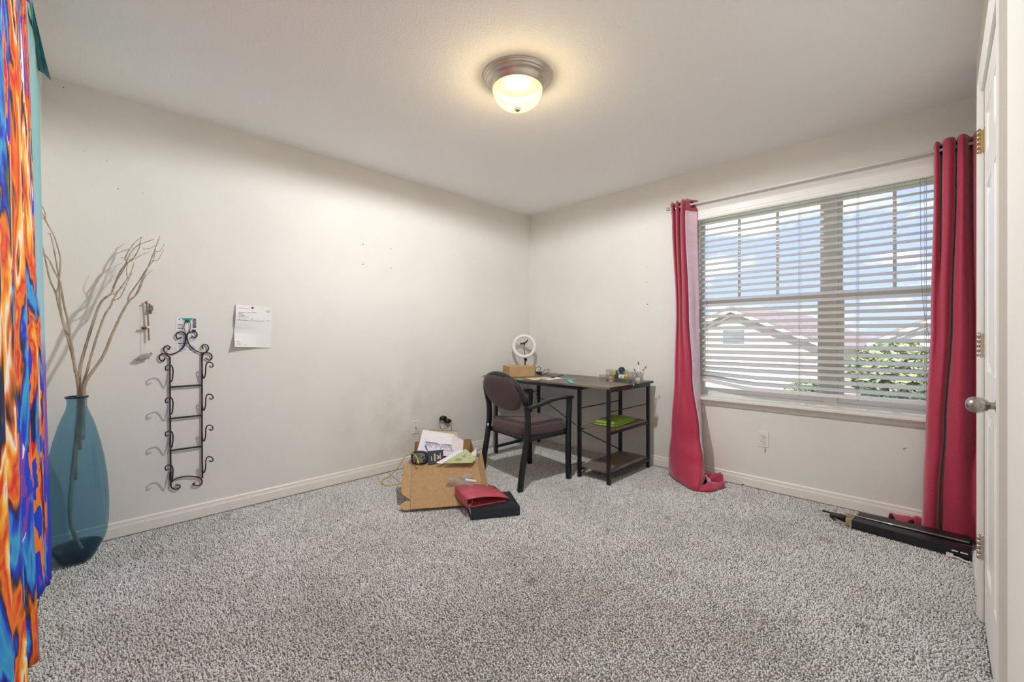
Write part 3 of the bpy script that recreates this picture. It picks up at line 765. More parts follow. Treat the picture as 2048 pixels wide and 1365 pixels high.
# left curtain: bunched pleats, its last fold turned over so that the lining shows
lc = thing('curtain', 'narrow red curtain bunched at the left of the window with pale lining turned out', 'curtain', (0, 0, 0), group='red grommet curtains')
LV = [
 (2.195, [(1341, -.07), (1344, -.125), (1350, -.07), (1354, -.135), (1360, -.07), (1364, -.14), (1368, -.13), (1383, -.05), (1396, -.02)]),
 (2.06,  [(1344, -.07), (1346, -.12), (1351, -.07), (1354, -.13), (1360, -.07), (1363, -.14), (1367, -.13), (1383, -.05), (1396, -.02)]),
 (1.30,  [(1352, -.07), (1354, -.11), (1357, -.08), (1360, -.12), (1365, -.09), (1368, -.14), (1374, -.13), (1385, -.05), (1398, -.02)]),
 (0.80,  [(1349, -.08), (1351, -.12), (1356, -.11), (1362, -.14), (1370, -.13), (1376, -.15), (1383, -.14), (1390, -.06), (1400, -.02)]),
 (0.35,  [(1343, -.10), (1344, -.15), (1352, -.17), (1364, -.19), (1378, -.19), (1390, -.19), (1398, -.17), (1402, -.09), (1404, -.03)]),
 (0.16,  [(1338, -.12), (1339, -.17), (1348, -.21), (1362, -.24), (1378, -.26), (1394, -.26), (1406, -.23), (1407, -.12), (1406, -.05)]),
 (0.075, [(1337, -.13), (1339, -.18), (1347, -.24), (1360, -.28), (1376, -.32), (1390, -.34), (1404, -.31), (1408, -.16), (1408, -.06)]),
 (0.003, [(1338, -.13), (1341, -.19), (1349, -.26), (1361, -.31), (1374, -.36), (1386, -.39), (1397, -.37), (1406, -.18), (1408, -.07)]),
]
obj('cloth', MB().grid(levels_to_rows(LV, .03)), 'curtain_red', lc, thick=.003)
LL = [
 (2.195, [(1394, -.035), (1384, -.075), (1377, -.11), (1372, -.142)]),
 (2.06,  [(1395, -.035), (1385, -.075), (1377, -.11), (1371, -.142)]),
 (1.30,  [(1398, -.035), (1391, -.065), (1385, -.11), (1378, -.145)]),
 (0.80,  [(1400, -.035), (1395, -.07), (1391, -.12), (1385, -.155)]),
 (0.35,  [(1404, -.045), (1403, -.09), (1402, -.16), (1400, -.20)]),
 (0.20,  [(1405, -.055), (1406, -.10), (1407, -.18), (1407, -.24)]),
]
rows = levels_to_rows(LL, .03)
obj('header', MB().grid([r for r in rows if r[0][2] >= 2.085]), 'curtain_red', lc, thick=.003)
obj('lining', MB().grid([r for r in rows if r[0][2] <= 2.115]), 'curtain_lining', lc, thick=.003)
for px, x, yw in ((1347, -.09, .5), (1357, -.09, -.5), (1383, -.085, -1.0)):
    grommet(lc, x, ypx(px, x), yw)
# the hem that has slumped over the floor
def hem_loop(pts, w, hgt, seed):
    r_ = random.Random(seed); sp = spline(pts, 8); rows = []
    for i, p in enumerate(sp):
        t = sp[min(i + 1, len(sp) - 1)] - sp[max(i - 1, 0)]; t.z = 0; t.normalize(); s_ = Vector((-t.y, t.x, 0)); row = []
        u = i / (len(sp) - 1); ww = w * (.55 + .45 * math.sin(PI * min(1, .25 + u * .75)))
        for k in range(9):
            a = PI * k / 8
            cr = .62 + .38 * math.sin(9 * u + k * 1.1 + seed) * math.sin(5 * u + seed * 2)
            row.append(p + s_ * (ww * (math.cos(a) + .22 * math.sin(6 * u + k + seed))) + Vector((0, 0, .003 + hgt * math.sin(a) * cr)))
        rows.append(row)
    return MB().grid(rows)
obj('slumped_hem', hem_loop([onz(1392, 976), onz(1408, 979), onz(1424, 977), onz(1446, 974)], .05, .045, 1), 'curtain_red', lc, thick=.003)
obj('slumped_hem', hem_loop([onz(1403, 958), onz(1415, 962), onz(1430, 965), onz(1446, 967)], .065, .080, 2), 'curtain_red', lc, thick=.003)
obj('hem_lining', hem_loop([onz(1396, 958), onz(1406, 963), onz(1413, 972)], .045, .085, 3), 'curtain_lining', lc, thick=.003)

rc = thing('curtain', 'wide red curtain hanging in deep folds beside the closet door', 'curtain', (0, 0, 0), group='red grommet curtains')
RV = [
 (2.200, [(1868, -.07), (1872, -.115), (1878, -.10), (1884, -.045), (1888, -.12), (1899, -.14), (1909, -.12), (1913, -.05), (1917, -.125), (1928, -.145), (1940, -.07), (1946, -.06), (1950, -.125), (1957, -.14), (1966, -.06), (1975, -.05)]),
 (1.95,  [(1868, -.08), (1872, -.115), (1878, -.10), (1883, -.05), (1887, -.13), (1898, -.15), (1909, -.12), (1912, -.055), (1916, -.13), (1928, -.15), (1940, -.09), (1946, -.07), (1950, -.13), (1957, -.14), (1966, -.06), (1975, -.05)]),
 (1.20,  [(1862, -.09), (1867, -.125), (1873, -.12), (1881, -.125), (1888, -.15), (1896, -.14), (1901, -.11), (1904, -.06), (1908, -.13), (1922, -.165), (1936, -.15), (1946, -.11), (1952, -.12), (1958, -.14), (1966, -.08), (1975, -.06)]),
 (0.60,  [(1852, -.09), (1856, -.13), (1864, -.15), (1874, -.16), (1881, -.155), (1886, -.13), (1888, -.10), (1890, -.07), (1895, -.14), (1912, -.185), (1930, -.185), (1944, -.15), (1952, -.14), (1958, -.15), (1966, -.09), (1975, -.07)]),
 (0.22,  [(1846, -.08), (1849, -.13), (1858, -.165), (1867, -.17), (1874, -.155), (1877, -.125), (1878, -.10), (1880, -.08), (1886, -.13), (1906, -.165), (1926, -.17), (1944, -.15), (1952, -.16), (1958, -.16), (1966, -.10), (1975, -.08)]),
 (0.06,  [(1845, -.07), (1848, -.13), (1857, -.15), (1865, -.155), (1871, -.145), (1875, -.125), (1877, -.10), (1880, -.08), (1888, -.125), (1906, -.15), (1926, -.155), (1944, -.14), (1952, -.13), (1958, -.17), (1966, -.10), (1975, -.08)]),
 (0.003, [(1843, -.07), (1846, -.13), (1855, -.145), (1864, -.15), (1871, -.14), (1875, -.12), (1877, -.10), (1881, -.08), (1889, -.12), (1906, -.145), (1926, -.15), (1944, -.135), (1952, -.13), (1958, -.17), (1966, -.10), (1975, -.08)]),
]
obj('cloth', MB().grid(levels_to_rows(RV, .03)), 'curtain_red', rc, thick=.003)
for px, x, yw in ((1880, -.09, -.6), (1933, -.085, -.9), (1911, -.09, .8)):
    grommet(rc, x, ypx(px, x), yw)
obj('slumped_hem', hem_loop([onz(1786, 1046), onz(1808, 1044), onz(1828, 1042), onz(1850, 1046), onz(1872, 1054)], .045, .05, 4), 'curtain_red', rc, thick=.003)
obj('slumped_hem', hem_loop([onz(1822, 1054), onz(1842, 1054), onz(1866, 1052), onz(1880, 1046)], .03, .06, 5), 'curtain_red', rc, thick=.003)


# ================================================================== TAPESTRY
tp = thing('tapestry', 'large painted cloth tapestry in orange, blue and teal pinned to the wall', 'tapestry', (0, 0, 0))
rows = []
TY0, TY1, NY, NZ = -.45, -2.45, 110, 60
for i in range(NZ + 1):
    v = i / NZ; row = []
    for j in range(NY + 1):
        u = j / NY; y = TY0 + (TY1 - TY0) * u
        hem = .12 + .17 * min(1, max(0, (-y - .5) / .7)) - .11 * math.exp(-((y + 1.36) / .12) ** 2) + .03 * math.sin(y * 9)
        top = 2.22 + .02 * math.cos(y * 7)
        z = top + (hem - top) * v
        amp = .006 + .020 * v
        wv = .5 + .5 * math.sin(2 * PI * (-y - .45) / .36 + 1.1 + .5 * math.sin(y * 3.3) + .6 * v)
        wv += .35 * math.sin(2 * PI * (-y) / .11 + 2 * v) * (.3 + .7 * v)
        e = math.exp(-((y + .45) / .10) ** 2)
        x = XL + .010 + amp * (wv + .35) * (1 - e) + e * (.004 + .034 * v * v) + .012 * v * (1 - e)
        row.append((x, y - .03 * v * e * 0, z))
    rows.append(row)
obj('cloth', MB().grid(rows), 'tapestry', tp, thick=.0012)
# the loose upper corner that flops forward
f = [at(57, -6, 1.36), at(66, 60, 1.56), at(75, 140, 1.82), at(88, 148, 1.85), at(101, 161, 1.86), at(88, 118, 1.80), at(75, 60, 1.62), at(62, -6, 1.40)]
obj('folded_corner', MB().slab(f, .0015), 'tapestry_back', tp)
for p, mt in ((at(75, 139, 1.79), 'black_plastic'), (at(58, 1, 1.34), 'ink_violet')):
    obj('push_pin', MB().sphere(p, .006, 10, 6), mt, tp)


# ================================================================== VASE AND BRANCHES
VX, VY = -3.518, -.205
vase = thing('floor_vase', 'tall blue translucent glass vase standing in the corner', 'vase', (VX, VY, 0))
vp = [(.052, .002), (.060, .006), (.068, .02), (.085, .055), (.100, .09), (.110, .125), (.115, .17), (.117, .25), (.116, .33), (.110, .42), (.099, .51), (.084, .59), (.066, .67), (.050, .72), (.040, .748), (.036, .768), (.036, .79), (.037, .80), (.042, .807), (.0425, .811), (.037, .811)]
n_ = 48; rows = []
for r, z in vp:
    rows.append([((r * (1 + .006 * math.sin(3 * a * 2 * PI / n_ + z * 9))) * math.cos(a * 2 * PI / n_), (r * (1 + .006 * math.sin(3 * a * 2 * PI / n_ + z * 9))) * math.sin(a * 2 * PI / n_), z) for a in range(n_)])
obj('glass_body', MB().grid(rows, closed=True), 'vase_glass', vase)
obj('glass_foot', MB().lathe([(.0001, .008), (.056, .008), (.064, .020), (.081, .054), (.092, .080), (.080, .060), (.050, .042), (.0001, .036)], 40), 'vase_base', vase)
obj('rim', MB().lathe([(.037, .810), (.039, .804), (.0435, .808), (.0430, .813), (.039, .814)], 40, closed=True), 'vase_base', vase)

def branch(name, label, stems):
    b = thing(name, label, 'branch', (VX, VY, 0), group='dried branches in the blue vase')
    for i, (pts, r0, r1) in enumerate(stems):
        P = [ony(px, py, y) - Vector((VX, VY, 0)) for px, py, y in pts]
        sp = spline(P, 5); m_ = len(sp)
        R = [r0 + (r1 - r0) * k / (m_ - 1) + .0006 * math.sin(k * 2.1) for k in range(m_)]
        obj('stem' if i == 0 else 'twig', MB().tube(sp, R, 7), 'driftwood', b)
    return b
branch('dried_branch', 'pale dried branch leaning left out of the blue vase', [
    ([(165, 1102, -.20), (140, 1035, -.22), (150, 900, -.2), (157, 820, -.2), (157, 780, -.2), (151, 740, -.2), (142, 700, -.2), (128, 650, -.19), (117, 610, -.18), (112, 588, -.17), (100, 560, -.16), (92, 525, -.15), (84, 490, -.14), (77, 475, -.13)], .0085, .0022),
    ([(151, 745, -.2), (146, 710, -.21), (141, 676, -.22), (137, 645, -.23), (128, 610, -.24), (120, 565, -.25), (110, 545, -.26), (98, 520, -.25), (86, 505, -.24), (77, 495, -.24)], .0062, .002),
    ([(141, 676, -.22), (128, 655, -.2), (122, 620, -.2), (118, 575, -.2), (116, 548, -.2), (108, 500, -.2), (101, 470, -.2), (96, 468, -.2)], .0045, .0016),
    ([(118, 560, -.2), (121, 520, -.21), (114, 490, -.22), (107, 470, -.22), (97, 452, -.22), (88, 438, -.22), (78, 430, -.22)], .0036, .0016),
    ([(112, 588, -.18), (117, 575, -.18), (118, 555, -.18)], .004, .0035),
    ([(97, 452, -.22), (91, 440, -.2), (90, 425, -.2), (82, 410, -.2), (74, 402, -.2)], .003, .0012),
    ([(90, 436, -.21), (83, 425, -.23), (75, 415, -.23)], .0024, .001)])
branch('dried_branch', 'pale dried branch with the tallest forked tips leaning right in the vase', [
    ([(150, 960, -.16), (156, 850, -.18), (158, 790, -.18), (160, 740, -.17), (168, 705, -.15), (180, 665, -.13), (195, 620, -.12), (206, 600, -.11), (222, 588, -.10), (227, 575, -.10), (238, 548, -.10), (250, 530, -.10), (254, 522, -.10), (262, 505, -.10), (278, 490, -.10), (308, 479, -.10)], .0085, .0018),
    ([(254, 522, -.10), (250, 518, -.09), (258, 500, -.08), (272, 483, -.08), (284, 474, -.08)], .0035, .0012),
    ([(254, 527, -.10), (268, 515, -.11), (278, 497, -.11), (281, 480, -.11), (284, 475, -.11)], .003, .0012),
    ([(227, 578, -.10), (233, 562, -.12), (244, 545, -.12), (254, 528, -.12), (266, 520, -.12), (280, 512, -.12), (298, 504, -.12)], .0035, .0012),
    ([(286, 498, -.10), (300, 497, -.1), (318, 487, -.1)], .002, .001)])
branch('dried_branch', 'slender dried branch standing between the other two in the vase', [
    ([(160, 900, -.2), (163, 800, -.2), (166, 770, -.20), (175, 740, -.19), (186, 700, -.18), (197, 665, -.17), (210, 630, -.16), (222, 612, -.16), (226, 600, -.16), (240, 578, -.16), (252, 562, -.16), (262, 545, -.16), (268, 525, -.16)], .0072, .0018),
    ([(228, 601, -.16), (240, 595, -.15), (249, 578, -.15), (256, 562, -.15), (265, 545, -.15)], .003, .0012),
    ([(226, 590, -.16), (238, 580, -.17), (248, 574, -.17)], .0022, .001),
    ([(256, 556, -.16), (253, 545, -.17), (255, 530, -.17), (262, 515, -.17)], .0022, .001)])
branch('dried_branch', 'dried branch curving furthest right toward the hanging ornament', [
    ([(166, 880, -.22), (168, 800, -.22), (170, 770, -.22), (182, 748, -.22), (205, 715, -.22), (220, 680, -.21), (232, 652, -.20), (245, 625, -.20), (258, 603, -.20), (272, 590, -.20), (283, 565, -.20), (290, 548, -.20), (298, 530, -.20), (308, 505, -.20), (313, 490, -.20), (320, 473, -.20)], .0085, .0018),
    ([(257, 604, -.20), (258, 593, -.19), (268, 577, -.19), (280, 560, -.19), (292, 540, -.19), (306, 522, -.19), (310, 503, -.19)], .0042, .0014),
    ([(283, 565, -.20), (296, 548, -.21), (305, 540, -.21)], .002, .001),
    ([(310, 503, -.2), (318, 503, -.21), (324, 497, -.21), (329, 487, -.21)], .0022, .001),
    ([(306, 522, -.2), (316, 520, -.21), (322, 510, -.21), (327, 499, -.21)], .002, .001),
    ([(270, 590, -.20), (280, 580, -.22), (286, 563, -.22)], .002, .001)])


# ================================================================== THINGS ON THE LONG BARE WALL
# wrought-iron rack: two uprights, rungs, scrolls and eight curled hooks
RY = -.012
rack = thing('wall_rack', 'black wrought-iron wall rack with scrolls and curled hooks', 'rack', (0, 0, 0))
def wire(name, pts, r, per=6, y=RY, mt='iron', parent=None):
    P = [ony(p[0], p[1], p[2] if len(p) > 2 else y) for p in pts]
    return obj(name, MB().tube(spline(P, per), r, 8), mt, rack if parent is None else parent)
wire('upright', [(340, 715), (340, 800), (341, 900), (342, 972)], .0042)
wire('upright', [(404, 706), (404, 790), (404, 880), (405, 957)], .0042)
for a, b in (((338, 775), (405, 770.5)), ((338, 838), (405, 831)), ((339, 902), (405, 893))):
    P0, P1 = ony(*a, RY - .004), ony(*b, RY - .004)
    obj('rung', MB().tube([P0, P1], .0052, 8, r2=.0026, side=(0, 0, 1), power=6, smooth=False), 'iron', rack)
wire('scroll', [(364, 674), (356, 678), (352, 672), (355, 666), (363, 664), (370, 668), (372, 678), (370, 688), (364, 698), (352, 706), (339, 709), (329, 704), (328, 696), (334, 692), (340, 695), (337, 700)], .0036)
wire('scroll', [(383, 672), (390, 676), (394, 671), (392, 665), (386, 664), (378, 665), (374, 672), (376, 684), (382, 694), (392, 702), (404, 706), (413, 704), (417, 697), (414, 691), (407, 690), (404, 694), (407, 699)], .0036)
wire('hanging_loop', [(372, 667), (368, 656), (370, 646), (375, 640), (380, 646), (381, 656), (377, 667), (373, 668)], .0018, y=-.010)
wire('shoulder_scroll', [(330, 716), (326, 723), (320, 720), (319, 713), (324, 708), (332, 709), (338, 714), (340, 722)], .0036)
wire('shoulder_scroll', [(411, 716), (419, 721), (424, 716), (422, 709), (415, 706), (408, 707), (405, 714), (404, 722)], .0036)
wire('foot_scroll', [(351, 970), (360, 972), (357, 978), (349, 979), (342, 974), (343, 965), (352, 958), (368, 954), (384, 953.5), (398, 956), (404, 962), (402, 970), (393, 972), (386, 969), (391, 966)], .0038)
for k, (zl, zr) in enumerate(((740, 735), (805, 799), (872, 861), (940, 924))):
    wire('hook', [(340, zl + 4, RY), (340, zl + 20, RY - .012), (344, zl + 22, RY - .035), (346, zl + 2, RY - .06), (343, zl - 8, RY - .072), (336, zl - 9, RY - .080), (331, zl - 5, RY - .084), (332, zl + 1, RY - .082), (337, zl - 1, RY - .078)], .0034)
    wire('hook', [(404, zr - 6, RY), (405, zr + 15, RY - .010), (408, zr + 22, RY - .022), (411, zr + 12, RY - .035), (412, zr - 4, RY - .048), (417, zr - 10, RY - .058), (424, zr - 8, RY - .064), (426, zr - 2, RY - .066), (421, zr, RY - .064), (419, zr - 3, RY - .062)], .0034)
obj('push_pin', MB().sphere(ony(375, 642, -.012), .008, 12, 8, (1, 1, .8)), 'dark_red', rack)

def flat_on_wall(name, px0, py0, px1, py1, parent, mt, d, th=.0006):
    a, b = ony(px0, py0), ony(px1, py1)
    return obj(name, MB().box((a.x, -d - th, b.z), (b.x, -d, a.z)), mt, parent)
fl = thing('flyer', 'printed flyer with teal header pinned behind the iron rack', 'flyer', ony(373, 706) * 1)
fl.location = (0, 0, 0)
flat_on_wall('sheet', 352, 636, 394, 706, fl, 'paper', .001)
flat_on_wall('photograph', 385, 637.5, 392.5, 656.5, fl, 'photo_print', .0018, .0003)
mb = MB(); P = [ony(*p, -.0022) for p in ((362, 636.5), (386, 636.5), (380, 644), (374, 647))]
mb.slab(P, .0003); obj('teal_header', mb, 'teal_print', fl)
mb = MB()
for py, x0, x1, h in ((650, 355.5, 365, 1.6), (653, 355.5, 371, .8), (657, 355.5, 367, 1.8), (687, 355.5, 374, 1.8)):
    a, b = ony(x0, py - h / 2), ony(x1, py + h / 2); mb.box((a.x, -.0022, b.z), (b.x, -.0017, a.z))
for k in range(16):
    py = 661 + k * 2.8
    if abs(py - 687) < 2: continue
    a, b = ony(357.5, py - .35), ony(random.uniform(364, 375), py + .35); mb.box((a.x, -.0022, b.z), (b.x, -.0017, a.z))
for k in range(5):
    a, b = ony(378, 693 + k * 2 - .3), ony(random.uniform(384, 391), 693 + k * 2 + .3); mb.box((a.x, -.0022, b.z), (b.x, -.0017, a.z))
tag(obj('printed_lines', mb, 'ink_blue', fl), kind='stuff')
c_ = ony(384.5, 679, -.002); rr = .0125
obj('round_stamp', MB().tube([c_ + Vector((rr * math.cos(a * PI / 12), 0, rr * math.sin(a * PI / 12))) for a in range(24)], .0010, 5, closed=True), 'ink_blue', fl)
obj('blue_dot', MB().sphere(ony(358.5, 639.3, -.0016), .0035, 10, 6, (1, .2, 1)), 'ink_blue', fl)
mb = MB(); a, b = ony(383.5, 659.5), ony(391.5, 665.5); mb.box((a.x, -.0022, b.z), (b.x, -.0017, a.z)); obj('screen_picture', mb, 'ink', fl)
mb = MB(); a, b = ony(387.5, 703.5), ony(391.5, 705.3); mb.box((a.x, -.0022, b.z), (b.x, -.0017, a.z)); obj('footer_mark', mb, 'ink_blue', fl)

# folded letter, standing off the wall at its left edge
le = thing('letter', 'white folded letter pinned to the wall with a dark push pin', 'letter', (0, 0, 0))
rows = []
A, B, Cc, D = ony(471, 609), ony(544, 615), ony(466, 694), ony(541, 696)
for i in range(13):
    v = i / 12; row = []
    for j in range(9):
        u = j / 8
        p = (A.lerp(B, u)).lerp(Cc.lerp(D, u), v)
        off = .004 + (.018 * abs(math.sin(PI * min(1, v * 1.62))) + .045 * max(0, v - .64) / .36) * (1 - u) ** 1.6
        row.append((p.x, -off, p.z))
    rows.append(row)
obj('sheet', MB().grid(rows, smooth=False), 'paper', le, thick=.0005)
def surf(u, v):
    i, j = v * 12, u * 8; i0, j0 = min(int(i), 11), min(int(j), 7); a, b = i - i0, j - j0
    g = lambda q, r: Vector(rows[q][r])
    return g(i0, j0).lerp(g(i0, j0 + 1), b).lerp(g(i0 + 1, j0).lerp(g(i0 + 1, j0 + 1), b), a)
mb = MB()
for u0, u1, v, h in ((.09, .19, .075, .008), (.21, .30, .078, .008), (.30, .36, .08, .006), (.43, .56, .155, .012), (.82, .94, .095, .012), (.85, .93, .125, .012), (.07, .24, .18, .012), (.27, .40, .175, .010), (.08, .19, .21, .010),
                     (.07, .24, .245, .014), (.07, .20, .275, .009), (.22, .35, .28, .009), (.08, .12, .315, .008), (.22, .26, .32, .010), (.42, .46, .325, .012), (.59, .62, .33, .012), (.72, .76, .335, .010), (.87, .93, .335, .010),
                     (.06, .80, .365, .004), (.06, .34, .355, .008), (.05, .13, .87, .008), (.06, .16, .91, .008), (.05, .20, .945, .010), (.24, .33, .945, .008)):
    q = [surf(u0, v), surf(u1, v), surf(u1, v + h), surf(u0, v + h)]
    mb.add([p + Vector((0, -.0008, 0)) for p in q], [(0, 1, 2, 3)])
tag(obj('printed_lines', mb, 'ink_grey', le, thick=.0002), kind='stuff')
obj('push_pin', MB().sphere(ony(505, 616, -.008), .006, 10, 8), 'navy', le)

# hanging ornament: twig, cork, wire chain and a small green stone pig
oy = -.02
hg = thing('hanging_ornament', 'hanging ornament of twig, cork and green stone pig on a thin chain', 'ornament', (0, 0, 0))
obj('twig', MB().tube(spline([ony(293, 602, oy), ony(295, 620, oy), ony(296.5, 645, oy), ony(298, 681, oy)]), .0042, 7), 'stick', hg)
obj('push_pin', MB().sphere(ony(292, 606, oy - .006), .006, 10, 7), 'red_plastic', hg)
obj('lace_scrap', MB().grid([[ony(296 + 9 * u + 2 * math.sin(v * 5), 606 + 22 * v + 6 * u * (1 - v), -.006 - .012 * abs(math.sin(4 * u + 5 * v))) for u in (0, .33, .66, 1)] for v in (0, .25, .5, .75, 1)]), 'pouch_grey', hg, thick=.0008)
M = Matrix.Translation(ony(288, 656.5, oy - .004)) @ Matrix.Rotation(PI / 2, 4, 'Y')
obj('cork', MB().lathe([(.0001, -.011), (.007, -.011), (.0082, .011), (.0001, .011)], 14, M=M), 'cork', hg)
M = Matrix.Translation(ony(296, 655.5, oy - .004)) @ Matrix.Rotation(PI / 2, 4, 'Y')
obj('bead', MB().lathe([(.0001, -.008), (.006, -.008), (.008, -.003), (.006, 0), (.008, .004), (.006, .009), (.0001, .009)], 14, M=M), 'white_plastic', hg)
mb = MB().tube([ony(289, 612, oy), ony(289, 660, oy)], .0006, 5)
for k in range(11):
    c_ = ony(289, 662 + k * 3.6, oy); q = k % 2
    mb.tube([c_ + Vector((.0026 * math.cos(a * PI / 4) * (1 - q), .0026 * math.cos(a * PI / 4) * q, .0058 * math.sin(a * PI / 4))) for a in range(8)], .0006, 4, closed=True)
mb.tube([ony(289, 702, oy), ony(286.5, 708, oy)], .0007, 4).tube([ony(289, 702, oy), ony(294, 706, oy)], .0007, 4)
obj('chain', mb, 'nickel', hg)
pc = ony(289, 714, oy - .006); ang = math.radians(20)
Mp = Matrix.Translation(pc) @ Matrix.Rotation(-ang, 4, 'Y')
mb = MB().sphere((0, 0, 0), 1, 18, 12)
mb.v = [tuple(Mp @ Vector((.034 * x * (1 - .12 * x), .011 * y, .0165 * z + .002 * x))) for x, y, z in mb.v]
pig = obj('stone_pig', mb, 'jade', hg)
mb = MB()
for sx in (-.016, .014): mb.sphere(Mp @ Vector((sx, 0, -.016)), .0042, 8, 6)
mb.sphere(Mp @ Vector((-.036, 0, -.003)), .007, 10, 6, (1.2, .6, .8)); mb.sphere(Mp @ Vector((.033, 0, .006)), .006, 8, 6, (1, .5, 1.5))
obj('feet_and_snout', mb, 'jade', pig)

# wall plates
def wall_plate(label, cat, M, sockets=True):
    t = thing('wall_outlet' if sockets else 'cable_plate', label, cat, (0, 0, 0)); t.matrix_world = M
    obj('plate', MB().rbox((-.035, -.057, 0), (.035, .057, .0055), .006), 'white_plastic', t)
    if sockets:
        for s_ in (-1, 1):
            f_ = obj('socket', MB().rbox((-.0165, s_ * .0195 - .0140, .005), (.0165, s_ * .0195 + .0140, .0072), .010), 'white_plastic', t)
            mb = MB().box((-.0085, s_ * .0195 - .003, .0070), (-.0060, s_ * .0195 + .006, .0076)).box((.0060, s_ * .0195 - .003, .0070), (.0085, s_ * .0195 + .005, .0076))
            mb.lathe([(.0001, .0076), (.0028, .0076), (.0028, .0070)], 10, (0, s_ * .0195 - .0085, 0))
            obj('socket_slots', mb, 'slot', f_)
        obj('screw', MB().lathe([(.0001, .0066), (.0028, .0064), (.003, .0050)], 10), 'nickel', t)
    else:
        for s_ in (-1, 1): obj('screw', MB().lathe([(.0001, .0066), (.0028, .0064), (.003, .0050)], 10, (0, s_ * .042, 0)), 'slot', t)
    return t
ML = Matrix(((1, 0, 0, 0), (0, 0, -1, 0), (0, 1, 0, 0), (0, 0, 0, 1)))       # plate facing -y on the long wall
MR = Matrix(((0, 0, -1, 0), (-1, 0, 0, 0), (0, 1, 0, 0), (0, 0, 0, 1)))      # plate facing -x on the window wall
def onwall(M, p): return Matrix.Translation(p) @ M
wall_plate('white duplex outlet on the wall below the window', 'outlet', onwall(MR, onx(1527, 879)))
wall_plate('white duplex outlet behind the two black chargers', 'outlet', onwall(ML, ony(889, 845)))
cp_ = wall_plate('white cable wall plate left of the charger outlet', 'wall plate', onwall(ML, ony(830.5, 855)), False)
mb = MB().lathe([(.0001, .022), (.004, .022), (.005, .016), (.006, .010), (.007, .0055)], 10, (0, .003, 0))
obj('coax_plug', mb, 'nickel', cp_)
obj('coax_cable', MB().tube(spline([(0, .003, .022), (.012, .000, .030), (.026, -.03, .030), (.036, -.08, .025), (.04, -.14, .02), (.04, -.22, .018)]), .0025, 6), 'white_plastic', cp_)
for k, (px, py, lab, cx_) in enumerate(((884, 836, 'upper black round USB charger plugged into the outlet', -9), (893, 842, 'lower black round USB charger plugged into the outlet', 9))):
    ch = thing('usb_charger', lab, 'charger', ony(px, py, -.006), group='black plug-in chargers')
    M = Matrix.Rotation(PI / 2, 4, 'X')
    obj('body', MB().lathe([(.0001, .042), (.012, .041), (.024, .036), (.028, .028), (.028, .010), (.022, 0), (.0001, 0)], 24, M=M @ Matrix.Diagonal((1.25, .72, 1, 1))), 'black_plastic', ch)
    s_ = -1 if k == 0 else 1
    obj('cord', MB().tube(spline([(s_ * .030, -.022, -.004), (s_ * .044, -.024, -.02), (s_ * .040, -.026, -.06), (s_ * .03, -.03, -.10), (s_ * .022, -.035, -.13), (s_ * .02, -.05, -.20)]), .0018, 6), 'black_plastic', ch)


# ================================================================== DESK
TZ = .730
dk = thing('desk', 'long desk with grey-brown wood top, black metal legs and open shelves', 'desk', (-.415, -.78, 0))
def dl(x, y, z): return (x + .415, y + .78, z)
FXD, BXD = -.712, -.100                   # leg centre lines, front and back
YL, YM, YR = -.225, -1.195, -1.462
obj('desk_top', MB().box(dl(-.735, -1.485, TZ - .016), dl(-.055, -.062, TZ)), 'desk_wood', dk, bevel=.0015)
def bar(name, a, b, r=.0125, parent=dk, mt='black_metal'):
    return obj(name, MB().tube([dl(*a), dl(*b)], r, 4, smooth=False, side=(1, 0, 0) if abs(a[2] - b[2]) > .2 else (0, 0, 1), power=2), mt, parent)
def leg(x, y):
    q = .0125
    return obj('leg', MB().box(dl(x - q, y - q, 0.0), dl(x + q, y + q, TZ - .0165)), 'black_metal', dk, bevel=.0015)
for y in (YL, YM, YR):
    for x in (FXD, BXD): leg(x, y)
def hbar(name, lo, hi, mt='black_metal'): return obj(name, MB().box(dl(*lo), dl(*hi)), mt, dk)
hbar('front_apron', (FXD - .012, YM - .03, TZ - .042), (FXD + .012, YL - .0125, TZ - .0165))
hbar('back_apron', (BXD - .012, YR + .0125, TZ - .042), (BXD + .012, YL - .0125, TZ - .0165))
for y in (YR, YM, YL): hbar('side_rail', (FXD + .0125, y - .0125, TZ - .042), (BXD - .0125, y + .0125, TZ - .0165))
hbar('edge_plate', (-.7355, -1.4862, TZ - .018), (-.054, -1.4852, TZ - .0005))
for y in (YR, YM): hbar('lower_rail', (FXD + .0125, y - .010, .050), (BXD - .0125, y + .010, .074)); hbar('shelf_rail', (FXD + .0125, y - .008, .368), (BXD - .0125, y + .008, .385))
hbar('lower_rail', (FXD + .0125, YL - .010, .050), (BXD - .0125, YL + .010, .074))
for z in (.0745, .3855):
    obj('shelf', MB().box(dl(FXD + .006, YR + .002, z), dl(BXD - .004, YM - .002, z + .015)), 'desk_wood', dk, bevel=.001)
for y in (YR, YM, YL): obj('guard_rod', MB().tube([dl(FXD, y, .540), dl(BXD, y, .540)], .0045, 8), 'black_metal', dk)
obj('brace_rod', MB().tube([dl(FXD, YM + .006, .372), dl(BXD, YM + .006, .10)], .0045, 8), 'black_metal', dk)
obj('brace_rod', MB().tube([dl(BXD - .1, YL, .54), dl(FXD + .01, YM + .012, .385)], .0040, 8), 'black_metal', dk)
mb = MB()
for z in (TZ - .028, .50): mb.sphere(dl(FXD - .002, YR - .0130, z), .004, 8, 6)
obj('screw', mb, 'nickel', dk)
obj('cable_clip', MB().rbox(dl(-.40, -1.4915, TZ - .012), dl(-.385, -1.4865, TZ - .002), .002), 'white_plastic', dk)


